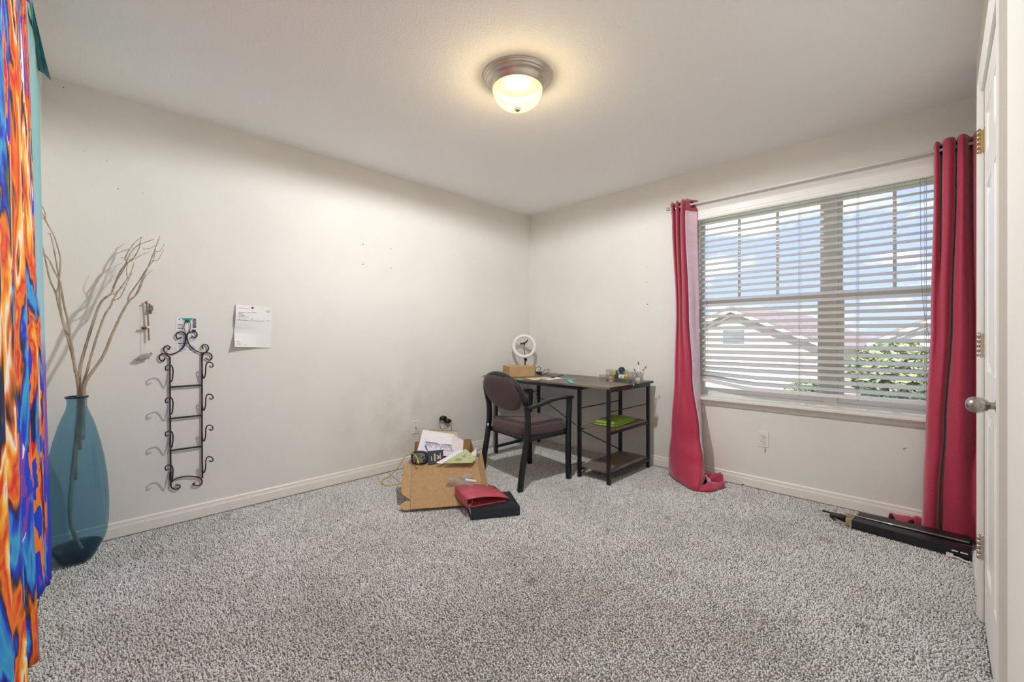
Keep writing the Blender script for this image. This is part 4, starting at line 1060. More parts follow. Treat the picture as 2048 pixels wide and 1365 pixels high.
# ================================================================== CHAIR
ch = thing('armchair', 'black wooden armchair with purple-brown upholstered oval back and seat', 'chair', (-.985, -.880, 0), math.radians(-9))
def frame_bar(name, pts, ra, rb, per=6, side=(0, 1, 0), parent=ch):
    return obj(name, MB().tube(spline(pts, per), ra, 12, r2=rb, side=side, power=4), 'chair_black', parent)
hw = .255
# rear legs run up into the arched back frame
for s_ in (-1, 1):
    frame_bar('leg', [(-.262, s_ * hw, 0), (-.238, s_ * hw, .16), (-.205, s_ * hw, .34), (-.192, s_ * hw, .46), (-.196, s_ * hw, .56), (-.208, s_ * hw, .615)], [.016] * 25 + [.016] * 6, [.022] * 31)
    frame_bar('leg', [(.222, s_ * (hw - .01), 0), (.218, s_ * (hw - .01), .25), (.222, s_ * (hw - .01), .45), (.230, s_ * (hw - .01), .60), (.215, s_ * (hw - .01), .632)], .016, .022)
    frame_bar('armrest', [(-.200, s_ * hw, .588), (-.12, s_ * (hw + .012), .600), (.0, s_ * (hw + .016), .628), (.10, s_ * (hw + .014), .640), (.20, s_ * (hw + .004), .640), (.248, s_ * (hw - .004), .634)], .024, .012)
    frame_bar('seat_rail', [(-.20, s_ * (hw - .012), .355), (.215, s_ * (hw - .02), .365)], .012, .018)
frame_bar('seat_rail', [(.218, -hw + .02, .365), (.218, hw - .02, .365)], .018, .012, side=(0, 0, 1))
frame_bar('seat_rail', [(-.19, -hw + .02, .36), (-.19, hw - .02, .36)], .018, .012, side=(0, 0, 1))
arch = []
for k in range(25):
    a = PI * k / 24
    z = .612 + .215 * math.sin(a) ** .85; arch.append((-.208 - .075 * ((z - .612) / .215) ** 1.1, -hw * math.cos(a) * (1 - .0 * k), z))
obj('back_frame', MB().tube(arch, .020, 12, r2=.018, side=(1, 0, 0), power=4), 'chair_black', ch)
# oval padded back
def pad(cz, hy, hz, depth, x0, lean):
    rows = []
    for i in range(13):
        rr = i / 12
        row = []
        for k in range(40):
            a = 2 * PI * k / 40
            y = hy * rr * math.copysign(abs(math.cos(a)) ** .8, math.cos(a)); zz = hz * rr * math.copysign(abs(math.sin(a)) ** .8, math.sin(a))
            row.append((x0 - lean * (zz + hz * .3) - depth * math.sqrt(max(0, 1 - rr ** 4)), y, cz + zz))
        rows.append(row)
    return rows
mb = MB(); mb.grid(pad(.688, hw - .016, .146, .026, -.232, .30), closed=True); mb.grid(pad(.688, hw - .016, .146, -.030, -.232, .30), closed=True)
obj('back_cushion', mb, 'upholstery', ch)
# seat cushion: rounded, slightly domed
def seat_grid():
    mb = MB(); rings = []
    def ring(ins, z, n=48):
        pts = []
        for k in range(n):
            a = 2 * PI * k / n; c, s_ = math.cos(a), math.sin(a); q = (abs(c) ** 6 + abs(s_) ** 6) ** (-1 / 6)
            x, y = .222 * c * q, (.250 if c > 0 else .250 - .012 * -c) * s_ * q
            f_ = 1 - ins
            pts.append((.008 + x * f_, y * f_, z))
        return pts
    for ins, z in ((1.0, .366), (.06, .366), (.015, .378), (0, .395), (0, .430), (.012, .446), (.05, .456), (.25, .464), (.6, .468), (1.0, .469)): rings.append(ring(ins, z))
    return mb.grid(rings, closed=True)
obj('seat_cushion', seat_grid(), 'upholstery', ch)

# a thin black cable lying across the seat, white plug hanging over its side
sc_ = thing('charging_cable', 'thin black cable draped over the chair seat with a white plug', 'cable', (-.985, -.880, 0), math.radians(-9))
obj('cord', MB().tube(spline([(.02, -.05, .474), (-.06, .02, .473), (-.13, .10, .471), (-.18, .17, .470), (-.2175, .21, .455), (-.222, .22, .43), (-.224, .225, .405)]), .0022, 6), 'black_plastic', sc_)
obj('plug', MB().rbox((-.229, .219, .385), (-.219, .231, .406), .003), 'white_plastic', sc_)


# ================================================================== THINGS ON THE DESK
# small cardboard box
cb = thing('cardboard_box', 'small closed cardboard box on the desk in front of the ring light', 'box', onz(1019, 755.5, TZ) + Vector((0, 0, .0005)), math.radians(-31))
obj('body', MB().box((0, 0, 0), (.255, .275, .092)), 'cardboard', cb, bevel=.0015)
obj('top_flap', MB().box((-.001, -.002, .0925), (.256, .276, .0955)), 'cardboard', cb)
obj('front_flap', MB().prism([(.0, .004), (.255, .004), (.255, .060), (.232, .092), (.0, .092)], -.0035, -.0005, 'y'), 'cardboard', cb)

# ring light
RLX, RLY = -.265, -.170
rl = thing('ring_light', 'white ring light with phone holder on a small tripod', 'ring light', (RLX, RLY, TZ))
Mr = Matrix.Translation((0, 0, .279)) @ Matrix.Rotation(math.radians(-45), 4, 'Z') @ Matrix.Rotation(math.radians(82), 4, 'X')
ring = [(.108 + .0170 * math.cos(a * PI / 8), .0135 * math.sin(a * PI / 8)) for a in range(16)]
obj('ring', MB().lathe(ring, 56, M=Mr, closed=True), 'ring_white', rl)
F_ = Vector((.7071, .7071, 0)); R_ = Vector((.7071, -.7071, 0))
def q(r, z, f=0.0): return R_ * r + F_ * f + Vector((0, 0, z))
obj('stand', MB().tube([q(.012, .060, .012), q(.010, .155, .014)], .0065, 10).tube([q(.010, .155, .016), q(.004, .172, .016)], .010, 10).sphere(q(.012, .145, .010), .016, 12, 8), 'black_plastic', rl)
obj('knob', MB().tube([q(.010, .128, .0), q(.030, .140, -.004)], .008, 8), 'black_plastic', rl)
for k in range(3):
    a = math.radians(100 + 120 * k)
    obj('leg', MB().tube([q(.012, .066, .012), Vector((.0085, .0, 0)) + Vector((.085 * math.cos(a), .085 * math.sin(a), .006))], .0055, 8), 'black_plastic', rl)
obj('gooseneck', MB().tube(spline([q(.008, .180, -.01), q(.004, .215, -.012), q(-.002, .26, -.012), q(0, .298, -.012)]), .0035, 8), 'black_plastic', rl)
obj('phone_holder', MB().tube([q(-.034, .300, -.016), q(.026, .325, -.016)], .007, 8).tube([q(-.034, .300, -.016), q(-.036, .316, -.024)], .006, 8).tube([q(.026, .325, -.016), q(.034, .345, -.024)], .006, 8).sphere(q(.0, .304, -.012), .012, 10, 8), 'black_plastic', rl)

# black cables: a coil, a lead over the table, an adapter
cc = thing('coiled_cable', 'coil of black cable behind the cardboard box on the desk', 'cable', (-.42, -.60, TZ))
def dz(px, py, h=.003): return onz(px, py, TZ + h) - Vector((-.42, -.60, TZ))
P = []
for k in range(46):
    a = k * .62; r_ = .030 + .012 * math.sin(k * 1.7); P.append(dz(1077, 751) + Vector((r_ * math.cos(a), r_ * math.sin(a) * .7, .006 + .011 * (k % 9) / 3)))
obj('coil', MB().tube(P, .0030, 6), 'black_plastic', cc)
base = dz(1075, 752); 
def up(px, py, t): return at(px, py, t) - Vector((-.42, -.60, TZ))
obj('loop', MB().tube(spline([up(1070, 752, 3.98), up(1071, 738, 4.0), up(1078, 734, 4.0), up(1081, 737, 4.0), up(1078, 748, 3.98), up(1080, 747, 3.96), up(1090, 741, 3.96), up(1097, 739, 3.96), up(1098, 742, 3.95), up(1092, 748, 3.94), up(1082, 751, 3.93)], 6), .0026, 6), 'black_plastic', cc)
obj('lead', MB().tube(spline([dz(1082, 752), dz(1092, 750), dz(1103, 752.5), dz(1112, 753), dz(1127, 751)], 6), .0024, 6), 'black_plastic', cc)
ad = thing('power_lead', 'black lead with an inline switch trailing off the desk edge', 'cable', (-.42, -.60, TZ))
obj('cord', MB().tube(spline([dz(1122, 752.5), dz(1108, 756), dz(1093, 757.5), dz(1083, 758.8), dz(1077, 762), at(1074, 770, 3.60) - Vector((-.42, -.6, TZ)), at(1073, 790, 3.62) - Vector((-.42, -.6, TZ)), at(1071, 815, 3.65) - Vector((-.42, -.6, TZ))], 6), .0022, 6), 'black_plastic', ad)
c_ = dz(1106, 756.3); obj('switch', MB().rbox((c_.x - .020, c_.y - .008, .0), (c_.x + .020, c_.y + .008, .010), .005), 'black_plastic', ad)

# loose papers and teal plastic strips
for k, (pts, lab) in enumerate(((((1050, 756.5), (1092, 755), (1110, 758), (1066, 761)), 'cream sheet of paper lying beside the small cardboard box'), (((1084, 757.5), (1112, 754.5), (1126, 757.5), (1096, 760.8)), 'white sheet of paper lying under the black lead'))):
    tag(obj('paper_sheet', MB().slab([onz(*p, TZ + .0012 + k * .0006) for p in pts], .0005), 'paper_cream' if k == 0 else 'paper'), lab, 'paper')
def strip(a, b, w, z, lab):
    A_, B_ = onz(*a, z), onz(*b, z); d_ = (B_ - A_).normalized(); n_ = Vector((-d_.y, d_.x, 0)) * w
    tag(obj('plastic_strip', MB().slab([A_ - n_, B_ - n_, B_ + n_, A_ + n_], .003), 'teal_plastic'), lab, 'strip', 'teal plastic strips on the desk')
strip((1123, 757.3), (1149, 759.2), .016, TZ + .0035, 'teal plastic strip lying along the desk')
strip((1137, 760), (1146, 766), .016, TZ + .0066, 'teal plastic strip lying across the end of the other')
strip((1034, 757.5), (1043, 759.5), .016, TZ + .0035, 'short teal strip at the desk edge above the chair back')

# clear acrylic organiser
OX, OY = -.40, -1.17
og = thing('acrylic_organiser', 'clear acrylic desk organiser with trays at the right end of the desk', 'organiser', (OX, OY, TZ + .0005))
def tray(x0, x1, y0, y1, h, name='tray'):
    t_ = .0022
    mb = MB().box((x0, y0, 0), (x1, y1, t_)).box((x0, y0, t_), (x0 + t_, y1, h)).box((x1 - t_, y0, t_), (x1, y1, h)).box((x0 + t_, y0, t_), (x1 - t_, y0 + t_, h)).box((x0 + t_, y1 - t_, t_), (x1 - t_, y1, h))
    return obj(name, mb, 'clear_plastic', og)
tray(0, .11, -.085, .0, .055)
tray(.0, .10, -.235, -.087, .045)
tray(.102, .20, -.16, .0, .095)
tray(.102, .20, -.285, -.162, .085)
tray(.0, .10, -.30, -.237, .050)
for y in (-.04, -.10, -.21, -.25): obj('divider', MB().box((.105, y - .001, .0023), (.197, y + .001, .08)), 'clear_plastic', og)
def oz(x, y, z=0.0): return Vector((OX + x, OY + y, TZ + .003 + z))
gb = thing('round_brush', 'dark blue glossy ball on a cup standing in the organiser', 'brush', oz(.15, -.128))
obj('cup', MB().lathe([(.0001, 0), (.022, 0), (.026, .06), (.024, .062), (.0001, .060)], 20), 'navy', gb)
obj('ball', MB().sphere((0, 0, .090), .0285, 20, 14), 'globe_blue', gb)
bt = thing('small_bottle', 'small dark blue bottle in the front tray of the organiser', 'bottle', oz(.075, -.125))
obj('body', MB().lathe([(.0001, 0), (.014, 0), (.017, .012), (.018, .045), (.012, .062), (.006, .066), (.0001, .066)], 18), 'navy', bt)
obj('cap', MB().lathe([(.0055, .066), (.006, .068), (.0045, .092), (.0001, .094)], 12), 'black_plastic', bt)
yt = thing('yellow_tube', 'yellow flat tube standing at the back of the organiser', 'tube', oz(.155, -.055))
obj('body', MB().rbox((-.006, -.012, 0), (.006, .012, .080), .004), 'yellow', yt); obj('cap', MB().rbox((-.005, -.009, .0802), (.005, .009, .092), .003), 'paper', yt)
yb = thing('small_carton', 'small white and yellow printed carton in the organiser', 'carton', oz(.060, -.200, .030))
obj('white_half', MB().box((-.010, -.004, 0), (.010, .042, .030)), 'paper', yb); obj('yellow_half', MB().box((-.010, -.034, 0), (.010, -.0041, .030)), 'yellow', yb)
obj('printed_mark', MB().box((-.0108, -.024, .009), (-.0101, -.014, .022)).box((-.0108, .004, .008), (-.0101, .030, .011)).box((-.0108, .010, .016), (-.0101, .026, .020)), 'ink', yb)
pcd = tag(obj('peach_card', MB().box((-.001, -.016, 0), (.001, .016, .042)), 'peach', loc=oz(.012, -.105)), 'small peach printed card in the front tray of the organiser', 'card')
obj('face_print', MB().box((-.0014, -.010, .012), (-.00105, -.002, .030)).box((-.0014, .002, .010), (-.00105, .011, .026)), 'ink_red', pcd)
cu = thing('clear_cup', 'clear cup of cotton swabs at the organiser front', 'cup', oz(.030, -.345) - Vector((0, 0, .002)))
obj('wall', MB().lathe([(.0001, .001), (.020, .001), (.026, .060), (.0245, .060), (.019, .003), (.0001, .003)], 22), 'clear_plastic', cu)
obj('swabs', MB().lathe([(.0001, .004), (.017, .004), (.021, .042), (.012, .050), (.0001, .046)], 16), 'paper', cu)
pu = thing('clear_pen_cup', 'clear cup with pens standing at the desk corner', 'cup', oz(.115, -.318) - Vector((0, 0, .002)))
obj('wall', MB().lathe([(.0001, .001), (.024, .001), (.027, .085), (.0255, .085), (.0225, .003), (.0001, .003)], 22), 'clear_plastic', pu)
for k, (dx, dy, lean_x, lean_y, hh, m1, m2, lab) in enumerate(((.0, .010, .01, .012, .165, 'paper', 'black_plastic', 'tall white brush pen upright in the clear pen cup'), (-.008, -.006, .0, -.052, .135, 'clear_plastic', 'ink_red', 'slanted pen with a dark red tip in the clear pen cup'),
        (.008, .004, -.004, .055, .105, 'ink_grey', 'black_plastic', 'grey pen leaning left in the clear pen cup'), (.0, -.01, .0, -.018, .110, 'white_plastic', 'red_plastic', 'white pen with a red end in the clear pen cup'))):
    pn = thing('pen', lab, 'pen', oz(.115 + dx, -.318 + dy, .004), group='pens in the clear cup')
    obj('barrel', MB().tube([(0, 0, 0), (lean_x * .8, lean_y * .8, hh * .85)], .0032, 8), m1, pn)
    obj('tip', MB().tube([(lean_x * .8, lean_y * .8, hh * .85), (lean_x, lean_y, hh)], [.0045, .003], 8), m2, pn)
tag(obj('dark_clip', MB().rbox((-.010, -.012, 0), (.010, .012, .022), .004), 'black_plastic', loc=oz(.045, -.268)), 'small black clip in the organiser tray beside the swab cup', 'clip')
tag(obj('dark_pebble', MB().sphere((0, 0, .006), .012, 12, 8, (1, 1.3, .5)), 'black_plastic', loc=oz(.045, -.055)), 'small dark object in the low left tray of the organiser', 'pebble')

# green towel folded on the middle shelf
tw = thing('towel', 'folded lime green towel on the middle desk shelf', 'towel', (-.40, -1.325, .4012), math.radians(4))
for k, (x0, x1, y0, y1, z0, z1) in enumerate(((-.20, .20, -.105, .105, 0, .016), (-.19, .195, -.100, .10, .0165, .030), (-.13, .15, -.092, .088, .0305, .038))):
    rows = []
    for ins, zz in ((1, z0), (.05, z0), (.0, z0 + (z1 - z0) * .35), (.0, z0 + (z1 - z0) * .65), (.05, z1), (.4, z1 + .002), (1, z1 + .001)):
        r_ = []
        for a in range(36):
            t = 2 * PI * a / 36; c, s_ = math.cos(t), math.sin(t); q_ = (abs(c) ** 7 + abs(s_) ** 7) ** (-1 / 7)
            wob = 1 + .02 * math.sin(5 * t + k)
            r_.append(((x0 + x1) / 2 + (x1 - x0) / 2 * c * q_ * (1 - ins) * wob, (y0 + y1) / 2 + (y1 - y0) / 2 * s_ * q_ * (1 - ins) * wob, zz))
        rows.append(r_)
    obj('fold', MB().grid(rows, closed=True), 'towel', tw)
# black plug hanging under the desk
us = thing('hanging_adapter', 'small black adapter hanging beneath the desk behind the chair', 'adapter', (-.413, -.374, .545))
obj('body', MB().rbox((-.02, -.03, 0), (.02, .03, .03), .008), 'black_plastic', us); obj('cord', MB().tube(spline([(0, 0, .03), (.01, .02, .10), (.0, .0, .19)]), .002, 6), 'black_plastic', us)


# ================================================================== OPEN CARTON ON THE FLOOR AND WHAT IS IN IT
BA = math.radians(-34)
bx = thing('open_carton', 'large open cardboard box with its lid folded down on the carpet', 'box', (-1.808, -.515, 0), BA)
W_, D_, HB = .47, .45, .185
t_ = .005
obj('base', MB().box((0, 0, .001), (W_, D_, .006)), 'cardboard_in', bx)
HK = .240                                   # the back stands higher than the crushed front edge
for x0 in (0, W_ - t_): obj('side_wall', MB().prism([(0, .006), (D_, .006), (D_, HK), (0, HB)], x0, x0 + t_, 'x'), 'cardboard', bx)
obj('back_wall', MB().box((t_, D_ - t_, .006), (W_ - t_, D_, HK)), 'cardboard_in', bx)
obj('front_wall', MB().box((t_, 0, .006), (W_ - t_, t_, HB - .006)), 'cardboard', bx)
lidL = .435
drop = HB - .010
run_ = math.sqrt(lidL ** 2 - drop ** 2)
def lid(a, s_, n=0.0):                      # a across, s_ down the slope, n off its face
    d_ = Vector((0, -run_, -drop)) / lidL; nn = Vector((0, -drop, run_)) / lidL
    return Vector((a, -.002, HB)) + d_ * s_ + nn * n
obj('lid', MB().slab([lid(0, 0), lid(W_, 0), lid(W_, lidL - .075), lid(0, lidL - .075)], .004), 'cardboard_in', bx)
obj('lid_lip', MB().slab([lid(0, lidL - .0748), lid(W_, lidL - .0748), lid(W_ - .004, lidL + .004, .006), lid(.0, lidL + .004, .006)], .004), 'cardboard_in', bx)
obj('lid_side', MB().slab([lid(-.002, 0, .001), lid(-.058, .012, .030), lid(-.062, lidL - .13, .030), lid(-.050, lidL - .115, .022), lid(-.002, lidL - .085, .001)], .004), 'cardboard', bx)
obj('lid_side', MB().slab([lid(W_ + .002, -.004, .001), lid(W_ + .002, lidL - .05, .001), lid(W_ + .036, lidL - .07, .042), lid(W_ + .034, -.03, .048)], .004), 'cardboard_in', bx)
tab = [lid(-.002, lidL - .072, .004)] + [lid(-.035 - .030 * math.sin(PI * k / 6), lidL - .072 + .076 * k / 6, .006) for k in range(7)] + [lid(-.002, lidL + .004, .006)]
obj('lid_tab', MB().slab(tab, .004), 'cardboard', bx)

def sheet(name, pts, material, label, cat='paper', th=.001, group='papers in the open carton'):
    o = thing(name, label, cat, (0, 0, 0), group=group)
    P = [at(*p) for p in pts]
    face = (P[1] - P[0]).cross(P[2] - P[0]).dot(Vector(CAM) - P[0]) > 0
    obj('sheet', MB().slab(P if face else P[::-1], th), material, o)
    def bil(u, v): return P[0].lerp(P[1], u).lerp(P[3].lerp(P[2], u), v)
    nn = (P[1] - P[0]).cross(P[2] - P[0]).normalized()
    if nn.dot(Vector(CAM) - P[0]) < 0: nn = -nn
    def marks(name_, lst, mt):
        mb = MB()
        for u0, u1, v0, v1 in lst:
            mb.add([bil(u, v) + nn * .0012 for u, v in ((u0, v0), (u1, v0), (u1, v1), (u0, v1))], [(0, 1, 2, 3)])
        tag(obj(name_, mb, mt, o, thick=.0002), kind='stuff')
    return o, marks
r_ = random.Random(3)
o, mk = sheet('spiral_notebook', [(858, 861, 3.62), (914, 863, 3.66), (916, 892, 3.56), (860, 892, 3.52)], 'paper_cream', 'tan spiral notebook standing at the back of the open carton', 'notebook', .012, None)
mb = MB()
for k in range(22): mb.tube([at(859 + 54 * k / 21, 862.5 + 1.6 * k / 21, 3.615), at(859 + 54 * k / 21, 859.5 + 1.6 * k / 21, 3.63), at(859.6 + 54 * k / 21, 861.5 + 1.6 * k / 21, 3.645)], .0014, 5)
obj('spiral', mb, 'iron', o)
o, mk = sheet('paper_sheet', [(846, 860, 3.50), (909, 869.5, 3.54), (903, 908, 3.36), (834, 904, 3.32)], 'paper', 'large white sheet leaning furthest left in the open carton')
o, mk = sheet('paper_sheet', [(906, 871, 3.50), (927, 881, 3.50), (926, 903, 3.40), (900, 906, 3.38)], 'paper_pink', 'pinkish sheet with a curled corner at the right of the carton papers')
mk('red_scribble', [(.62, .80, .34, .44), (.66, .74, .44, .54), (.2, .5, .1, .13)], 'ink_red')
o, mk = sheet('paper_sheet', [(851, 874.5, 3.45), (914, 885, 3.48), (921, 915, 3.34), (838, 909, 3.28)], 'paper_lilac', 'lilac sheet covered in handwriting in the open carton')
mk('violet_band', [(.05, .92, .25, .33)], 'ink_violet')
L_ = []
for k in range(18): u = .08 + .042 * k; L_.append((u, u + .012, .30, .30 + r_.uniform(.12, .35)))
for k in range(14): u = .35 + .035 * k; L_.append((u, u + .025, .06 + .01 * (k % 3), .085 + .012 * (k % 3)))
for k in range(10): L_.append((.06 + .01 * k, .075 + .01 * k + .03, .5 + .03 * k, .515 + .03 * k))
mk('handwriting', L_, 'ink')
mk('red_writing', [(.55 + .03 * k, .57 + .03 * k, .62 + .012 * (k % 4), .66 + .012 * (k % 4)) for k in range(10)], 'ink_red')
o, mk = sheet('passport_booklet', [(854.5, 903, 3.20), (886.5, 900, 3.24), (887, 926, 3.14), (857, 930, 3.10)], 'navy', 'navy booklet with gold lettering lying on the carton papers', 'booklet', .006, None)
mk('gold_lettering', [(.20, .25, .42, .74), (.40, .49, .25, .80), (.78, .82, .24, .72)] , 'gold')
mk('gold_emblem', [(.62, .74, .42, .66), (.58, .62, .36, .46), (.58, .62, .60, .70)], 'gold')
o, mk = sheet('paper_sheet', [(919, 900, 3.20), (927, 902, 3.20), (884, 928, 3.08), (872, 926, 3.08)], 'paper', 'narrow white sheets fanned beneath the green booklet', th=.006)
o, mk = sheet('green_booklet', [(931, 898, 3.22), (953, 917, 3.16), (944, 926, 3.10), (888, 927, 3.08)], 'paper_green', 'pale green printed booklet lying open at the front of the carton', 'booklet', .003, None)
mk('printed_lines', [(.30, .62, .18 + .035 * k, .192 + .035 * k) for k in range(9)] + [(.2, .5, .62 + .04 * k, .632 + .04 * k) for k in range(5)], 'ink_grey')
o, mk = sheet('paper_sheet', [(941, 908, 3.28), (953, 897, 3.30), (952, 913, 3.24), (946, 914, 3.22)], 'paper', 'small white torn sheet at the right corner of the carton')
pb = thing('pouch', 'dark pouch with a grey patterned face at the left of the carton', 'pouch', (0, 0, 0))
c0 = at(839, 916, 3.12)
rows = []
mb = MB().sphere((0, 0, 0), 1, 24, 14); mb.v = [tuple(c0 + R_ * (.062 * math.copysign(abs(x) ** .6, x)) + F_ * (.028 * y) + Vector((0, 0, .050 * math.copysign(abs(z) ** .6, z)))) for x, y, z in mb.v]
obj('body', mb, 'pouch', pb)
mb = MB().sphere((0, 0, 0), 1, 20, 12); c1 = at(838, 917, 3.09); mb.v = [tuple(c1 + R_ * (.044 * math.copysign(abs(x) ** .6, x)) + F_ * (.006 * y) + Vector((0, 0, .036 * math.copysign(abs(z) ** .6, z)))) for x, y, z in mb.v]
obj('patterned_face', mb, 'pouch_grey', pb)
obj('zip', MB().tube(spline([at(822, 918, 3.10), at(829, 917.5, 3.07), at(834, 919, 3.07)]), .003, 6), 'ink_red', pb)
yc = thing('yellow_cable', 'yellow network cable running from the carton over the carpet', 'cable', (0, 0, 0))
obj('cord', MB().tube(spline([at(836, 922, 3.05), at(831, 912, 3.08), at(823, 907, 3.12), at(811, 913, 3.20), at(803, 925, 3.30), onz(796, 935, .10), onz(785, 948, .012), onz(770, 957, .004), onz(762, 963, .004), onz(769, 970, .004), onz(785, 970.5, .004), onz(805, 966, .004)], 8), .0030, 7), 'yellow_cable', yc)
obj('plug', MB().tube([at(836, 922, 3.05), at(837, 928, 3.04)], .006, 8), 'yellow_cable', yc)

# crumpled clear bottle lying on the lid
cbm = Matrix.Translation((-1.808, -.515, 0)) @ Matrix.Rotation(BA, 4, 'Z')
def onlid(a, s_, n): return cbm @ lid(a, s_, n)
bo = thing('plastic_bottle', 'crumpled clear plastic bottle lying on the carton lid', 'bottle', onlid(.30, .22, .03))
def lp(px, py, n=.03):
    # a point above the lid seen at this pixel
    o0 = onlid(0, 0, n); ux = onlid(1, 0, n) - o0; us_ = onlid(0, 1, n) - o0; nn = ux.cross(us_); d_ = Vector(ray(px, py)); t = (o0 - Vector(CAM)).dot(nn) / d_.dot(nn)
    return Vector(CAM) + d_ * t
P = [lp(899, 962, .026), lp(908, 963, .034), (lp(920, 966, .036)), lp(932, 972, .036), lp(944, 980, .034), lp(950, 985, .030)]
sp = spline(P, 6); r0 = random.Random(5)
mb = MB(); mb.tube([p - bo.location for p in sp], [.018 + .012 * min(1, k / 4) + .004 * math.sin(k * 1.9) for k in range(len(sp))], 16, r2=[.024 + .012 * math.sin(k * .5 + 1) for k in range(len(sp))])
mb.v = [tuple(Vector(v) + Vector((r0.uniform(-.004, .004), r0.uniform(-.004, .004), r0.uniform(-.004, .004)))) for v in mb.v]
obj('body', mb, 'crumpled_plastic', bo)
mb = MB(); Q = [lp(922, 957, .036), lp(934, 952, .040), lp(946, 954, .038)]
mb.tube([p - bo.location for p in spline(Q, 5)], [.016, .020, .022, .024, .024, .024, .024, .024, .022, .020, .016], 12)
mb.v = [tuple(Vector(v) + Vector((r0.uniform(-.004, .004), r0.uniform(-.004, .004), r0.uniform(-.004, .004)))) for v in mb.v]
obj('torn_half', mb, 'crumpled_plastic', bo)
a_, b_ = lp(930, 961, .058), lp(952, 964, .052)
obj('white_cap_ring', MB().tube([p - bo.location for p in spline([a_, a_.lerp(b_, .5), b_], 4)], .011, 10, r2=.008), 'paper', bo)

# two binders
def binder(name, label, loc, rz, w, d, h, mt, open_):
    t = thing(name, label, 'binder', loc, rz, group='ring binders on the carpet')
    obj('bottom_cover', MB().box((0, 0, 0), (w, d, .003)), mt, t)
    obj('spine', MB().box((0, 0, .003), (.003, d, h)), mt, t)
    rows = []
    for i in range(9):
        u = i / 8; zz = h - .0 + (open_ * math.sin(u * PI * .55) - (h - .035) * max(0, u - .3) / .7 * (1 if open_ else 0))
        rows.append([(u * w, 0, zz), (u * w, d, zz)])
    obj('top_cover', MB().grid(rows), mt, t, thick=.003)
    return t
e0, e1 = onz(942, 1041), onz(1040, 1031)
az = math.atan2((e1 - e0).y, (e1 - e0).x)
bk = thing('ring_binder', 'closed dark navy binder lying flat on the carpet under the red one', 'binder', e0 + Vector((0, 0, .0)), az, group='ring binders on the carpet')
BL = (e1 - e0).length
obj('bottom_cover', MB().box((0, 0, .0), (BL, .27, .004)), 'binder_black', bk)
obj('spine', MB().prism([(0, .004), (.004, .0), (.004, .052), (0, .048)], 0, BL, 'x') if False else MB().box((0, 0, .0042), (BL, .004, .0495)), 'binder_black', bk)
obj('top_cover', MB().box((0, 0, .050), (BL, .27, .054)), 'binder_black', bk)
obj('pages', MB().box((.008, .02, .0045), (BL - .008, .255, .0495)), 'paper', bk)
rb_o = onz(935, 1017, .056)
rb_e = onz(1036, 1006, .056)
ra = math.atan2((rb_e - rb_o).y, (rb_e - rb_o).x)
rb = thing('ring_binder', 'open red ring binder lying on top of the dark one', 'binder', rb_o, math.radians(-20), group='ring binders on the carpet')
RW, RD = .285, .245
obj('bottom_cover', MB().box((0, 0, 0), (RW - .02, RD, .003)), 'binder_red', rb)
obj('spine', MB().box((-.003, 0, .0), (0, RD, .052)), 'binder_red', rb)
rows = []
for i in range(11):
    u = i / 10; zz = .052 + .012 * math.sin(PI * u * .9) - .040 * u ** 1.4
    rows.append([(-.003 + u * RW, 0, zz), (-.003 + u * RW, RD, zz)])
obj('top_cover', MB().grid(rows), 'binder_red', rb, thick=.003)
rg = obj('ring_plate', MB().box((.004, .02, .0035), (.024, RD - .02, .008)), 'chrome', rb)
for y in (.035, .12, .21):
    obj('ring', MB().tube([(.026 + .020 * math.cos(a * PI / 10), y, .026 + .020 * math.sin(a * PI / 10)) for a in range(20)], .0018, 6, closed=True), 'chrome', rg)
obj('lever', MB().rbox((.006, .004, .004), (.024, .018, .014), .003), 'chrome', rg)


# ================================================================== BLACK RAIL BUNDLE BY THE WINDOW WALL
def rail(label, a, b, w, h, z0=0.0):
    A_, B_ = Vector(a), Vector(b); L = (B_ - A_).length
    t = thing('folded_rail', label, 'rail', (A_.x, A_.y, z0), math.atan2((B_ - A_).y, (B_ - A_).x), group='black ridged rails on the carpet')
    poly = [(-w / 2, 0)]
    n = 5
    poly += [(-w / 2, h)]
    for k in range(n):
        y0 = -w / 2 + w * k / n; s_ = w / n
        poly += [(y0 + s_ * .12, h), (y0 + s_ * .2, h - .004), (y0 + s_ * .3, h - .004), (y0 + s_ * .38, h)]
    poly += [(w / 2, h), (w / 2, 0)]
    obj('body', MB().prism(poly, 0, L, 'x'), 'rail_black', t)
    obj('end_cap', MB().box((-.010, -w / 2 - .001, -.0), (-.0005, w / 2 + .001, h + .001)), 'tan_plastic', t)
    return t, L
t, L = rail('black ridged rail nearer the red curtain', (-.212, -2.872), (-.200, -3.335), .088, .044)
obj('side_groove', MB().box((.01, -.0455, .018), (L, -.0442, .022)), 'tan_plastic', t)
t, L = rail('black ridged rail nearer the open carpet with small white print', (-.318, -2.860), (-.362, -3.332), .076, .046)
obj('white_print', MB().box((.405, -.0388, .026), (.428, -.0382, .032)).box((.436, -.0388, .026), (.462, -.0382, .032)), 'paper', t)
wd = thing('tilt_wand', 'long thin silver rod lying along the black rails', 'rod', (-.268, -2.82, .047), 0)
obj('rod', MB().tube([(0, 0, .0), (-.008, -.505, .002)], .0042, 8), 'chrome', wd)
sp_ = thing('folding_strap', 'black and tan buckle and cords at the tip of the rails', 'strap', (-.27, -2.78, 0))
def sl(px, py, z): return onz(px, py, z) - Vector((-.27, -2.78, 0))
obj('buckle', MB().rbox((-.030, -.040, .008), (.022, .035, .034), .010), 'black_plastic', sp_)
obj('arm', MB().tube([sl(1645, 1022, .025), sl(1672, 1029, .025)], .006, 8).tube([sl(1672, 1029, .025), sl(1690, 1035, .03)], .009, 8), 'black_plastic', sp_)
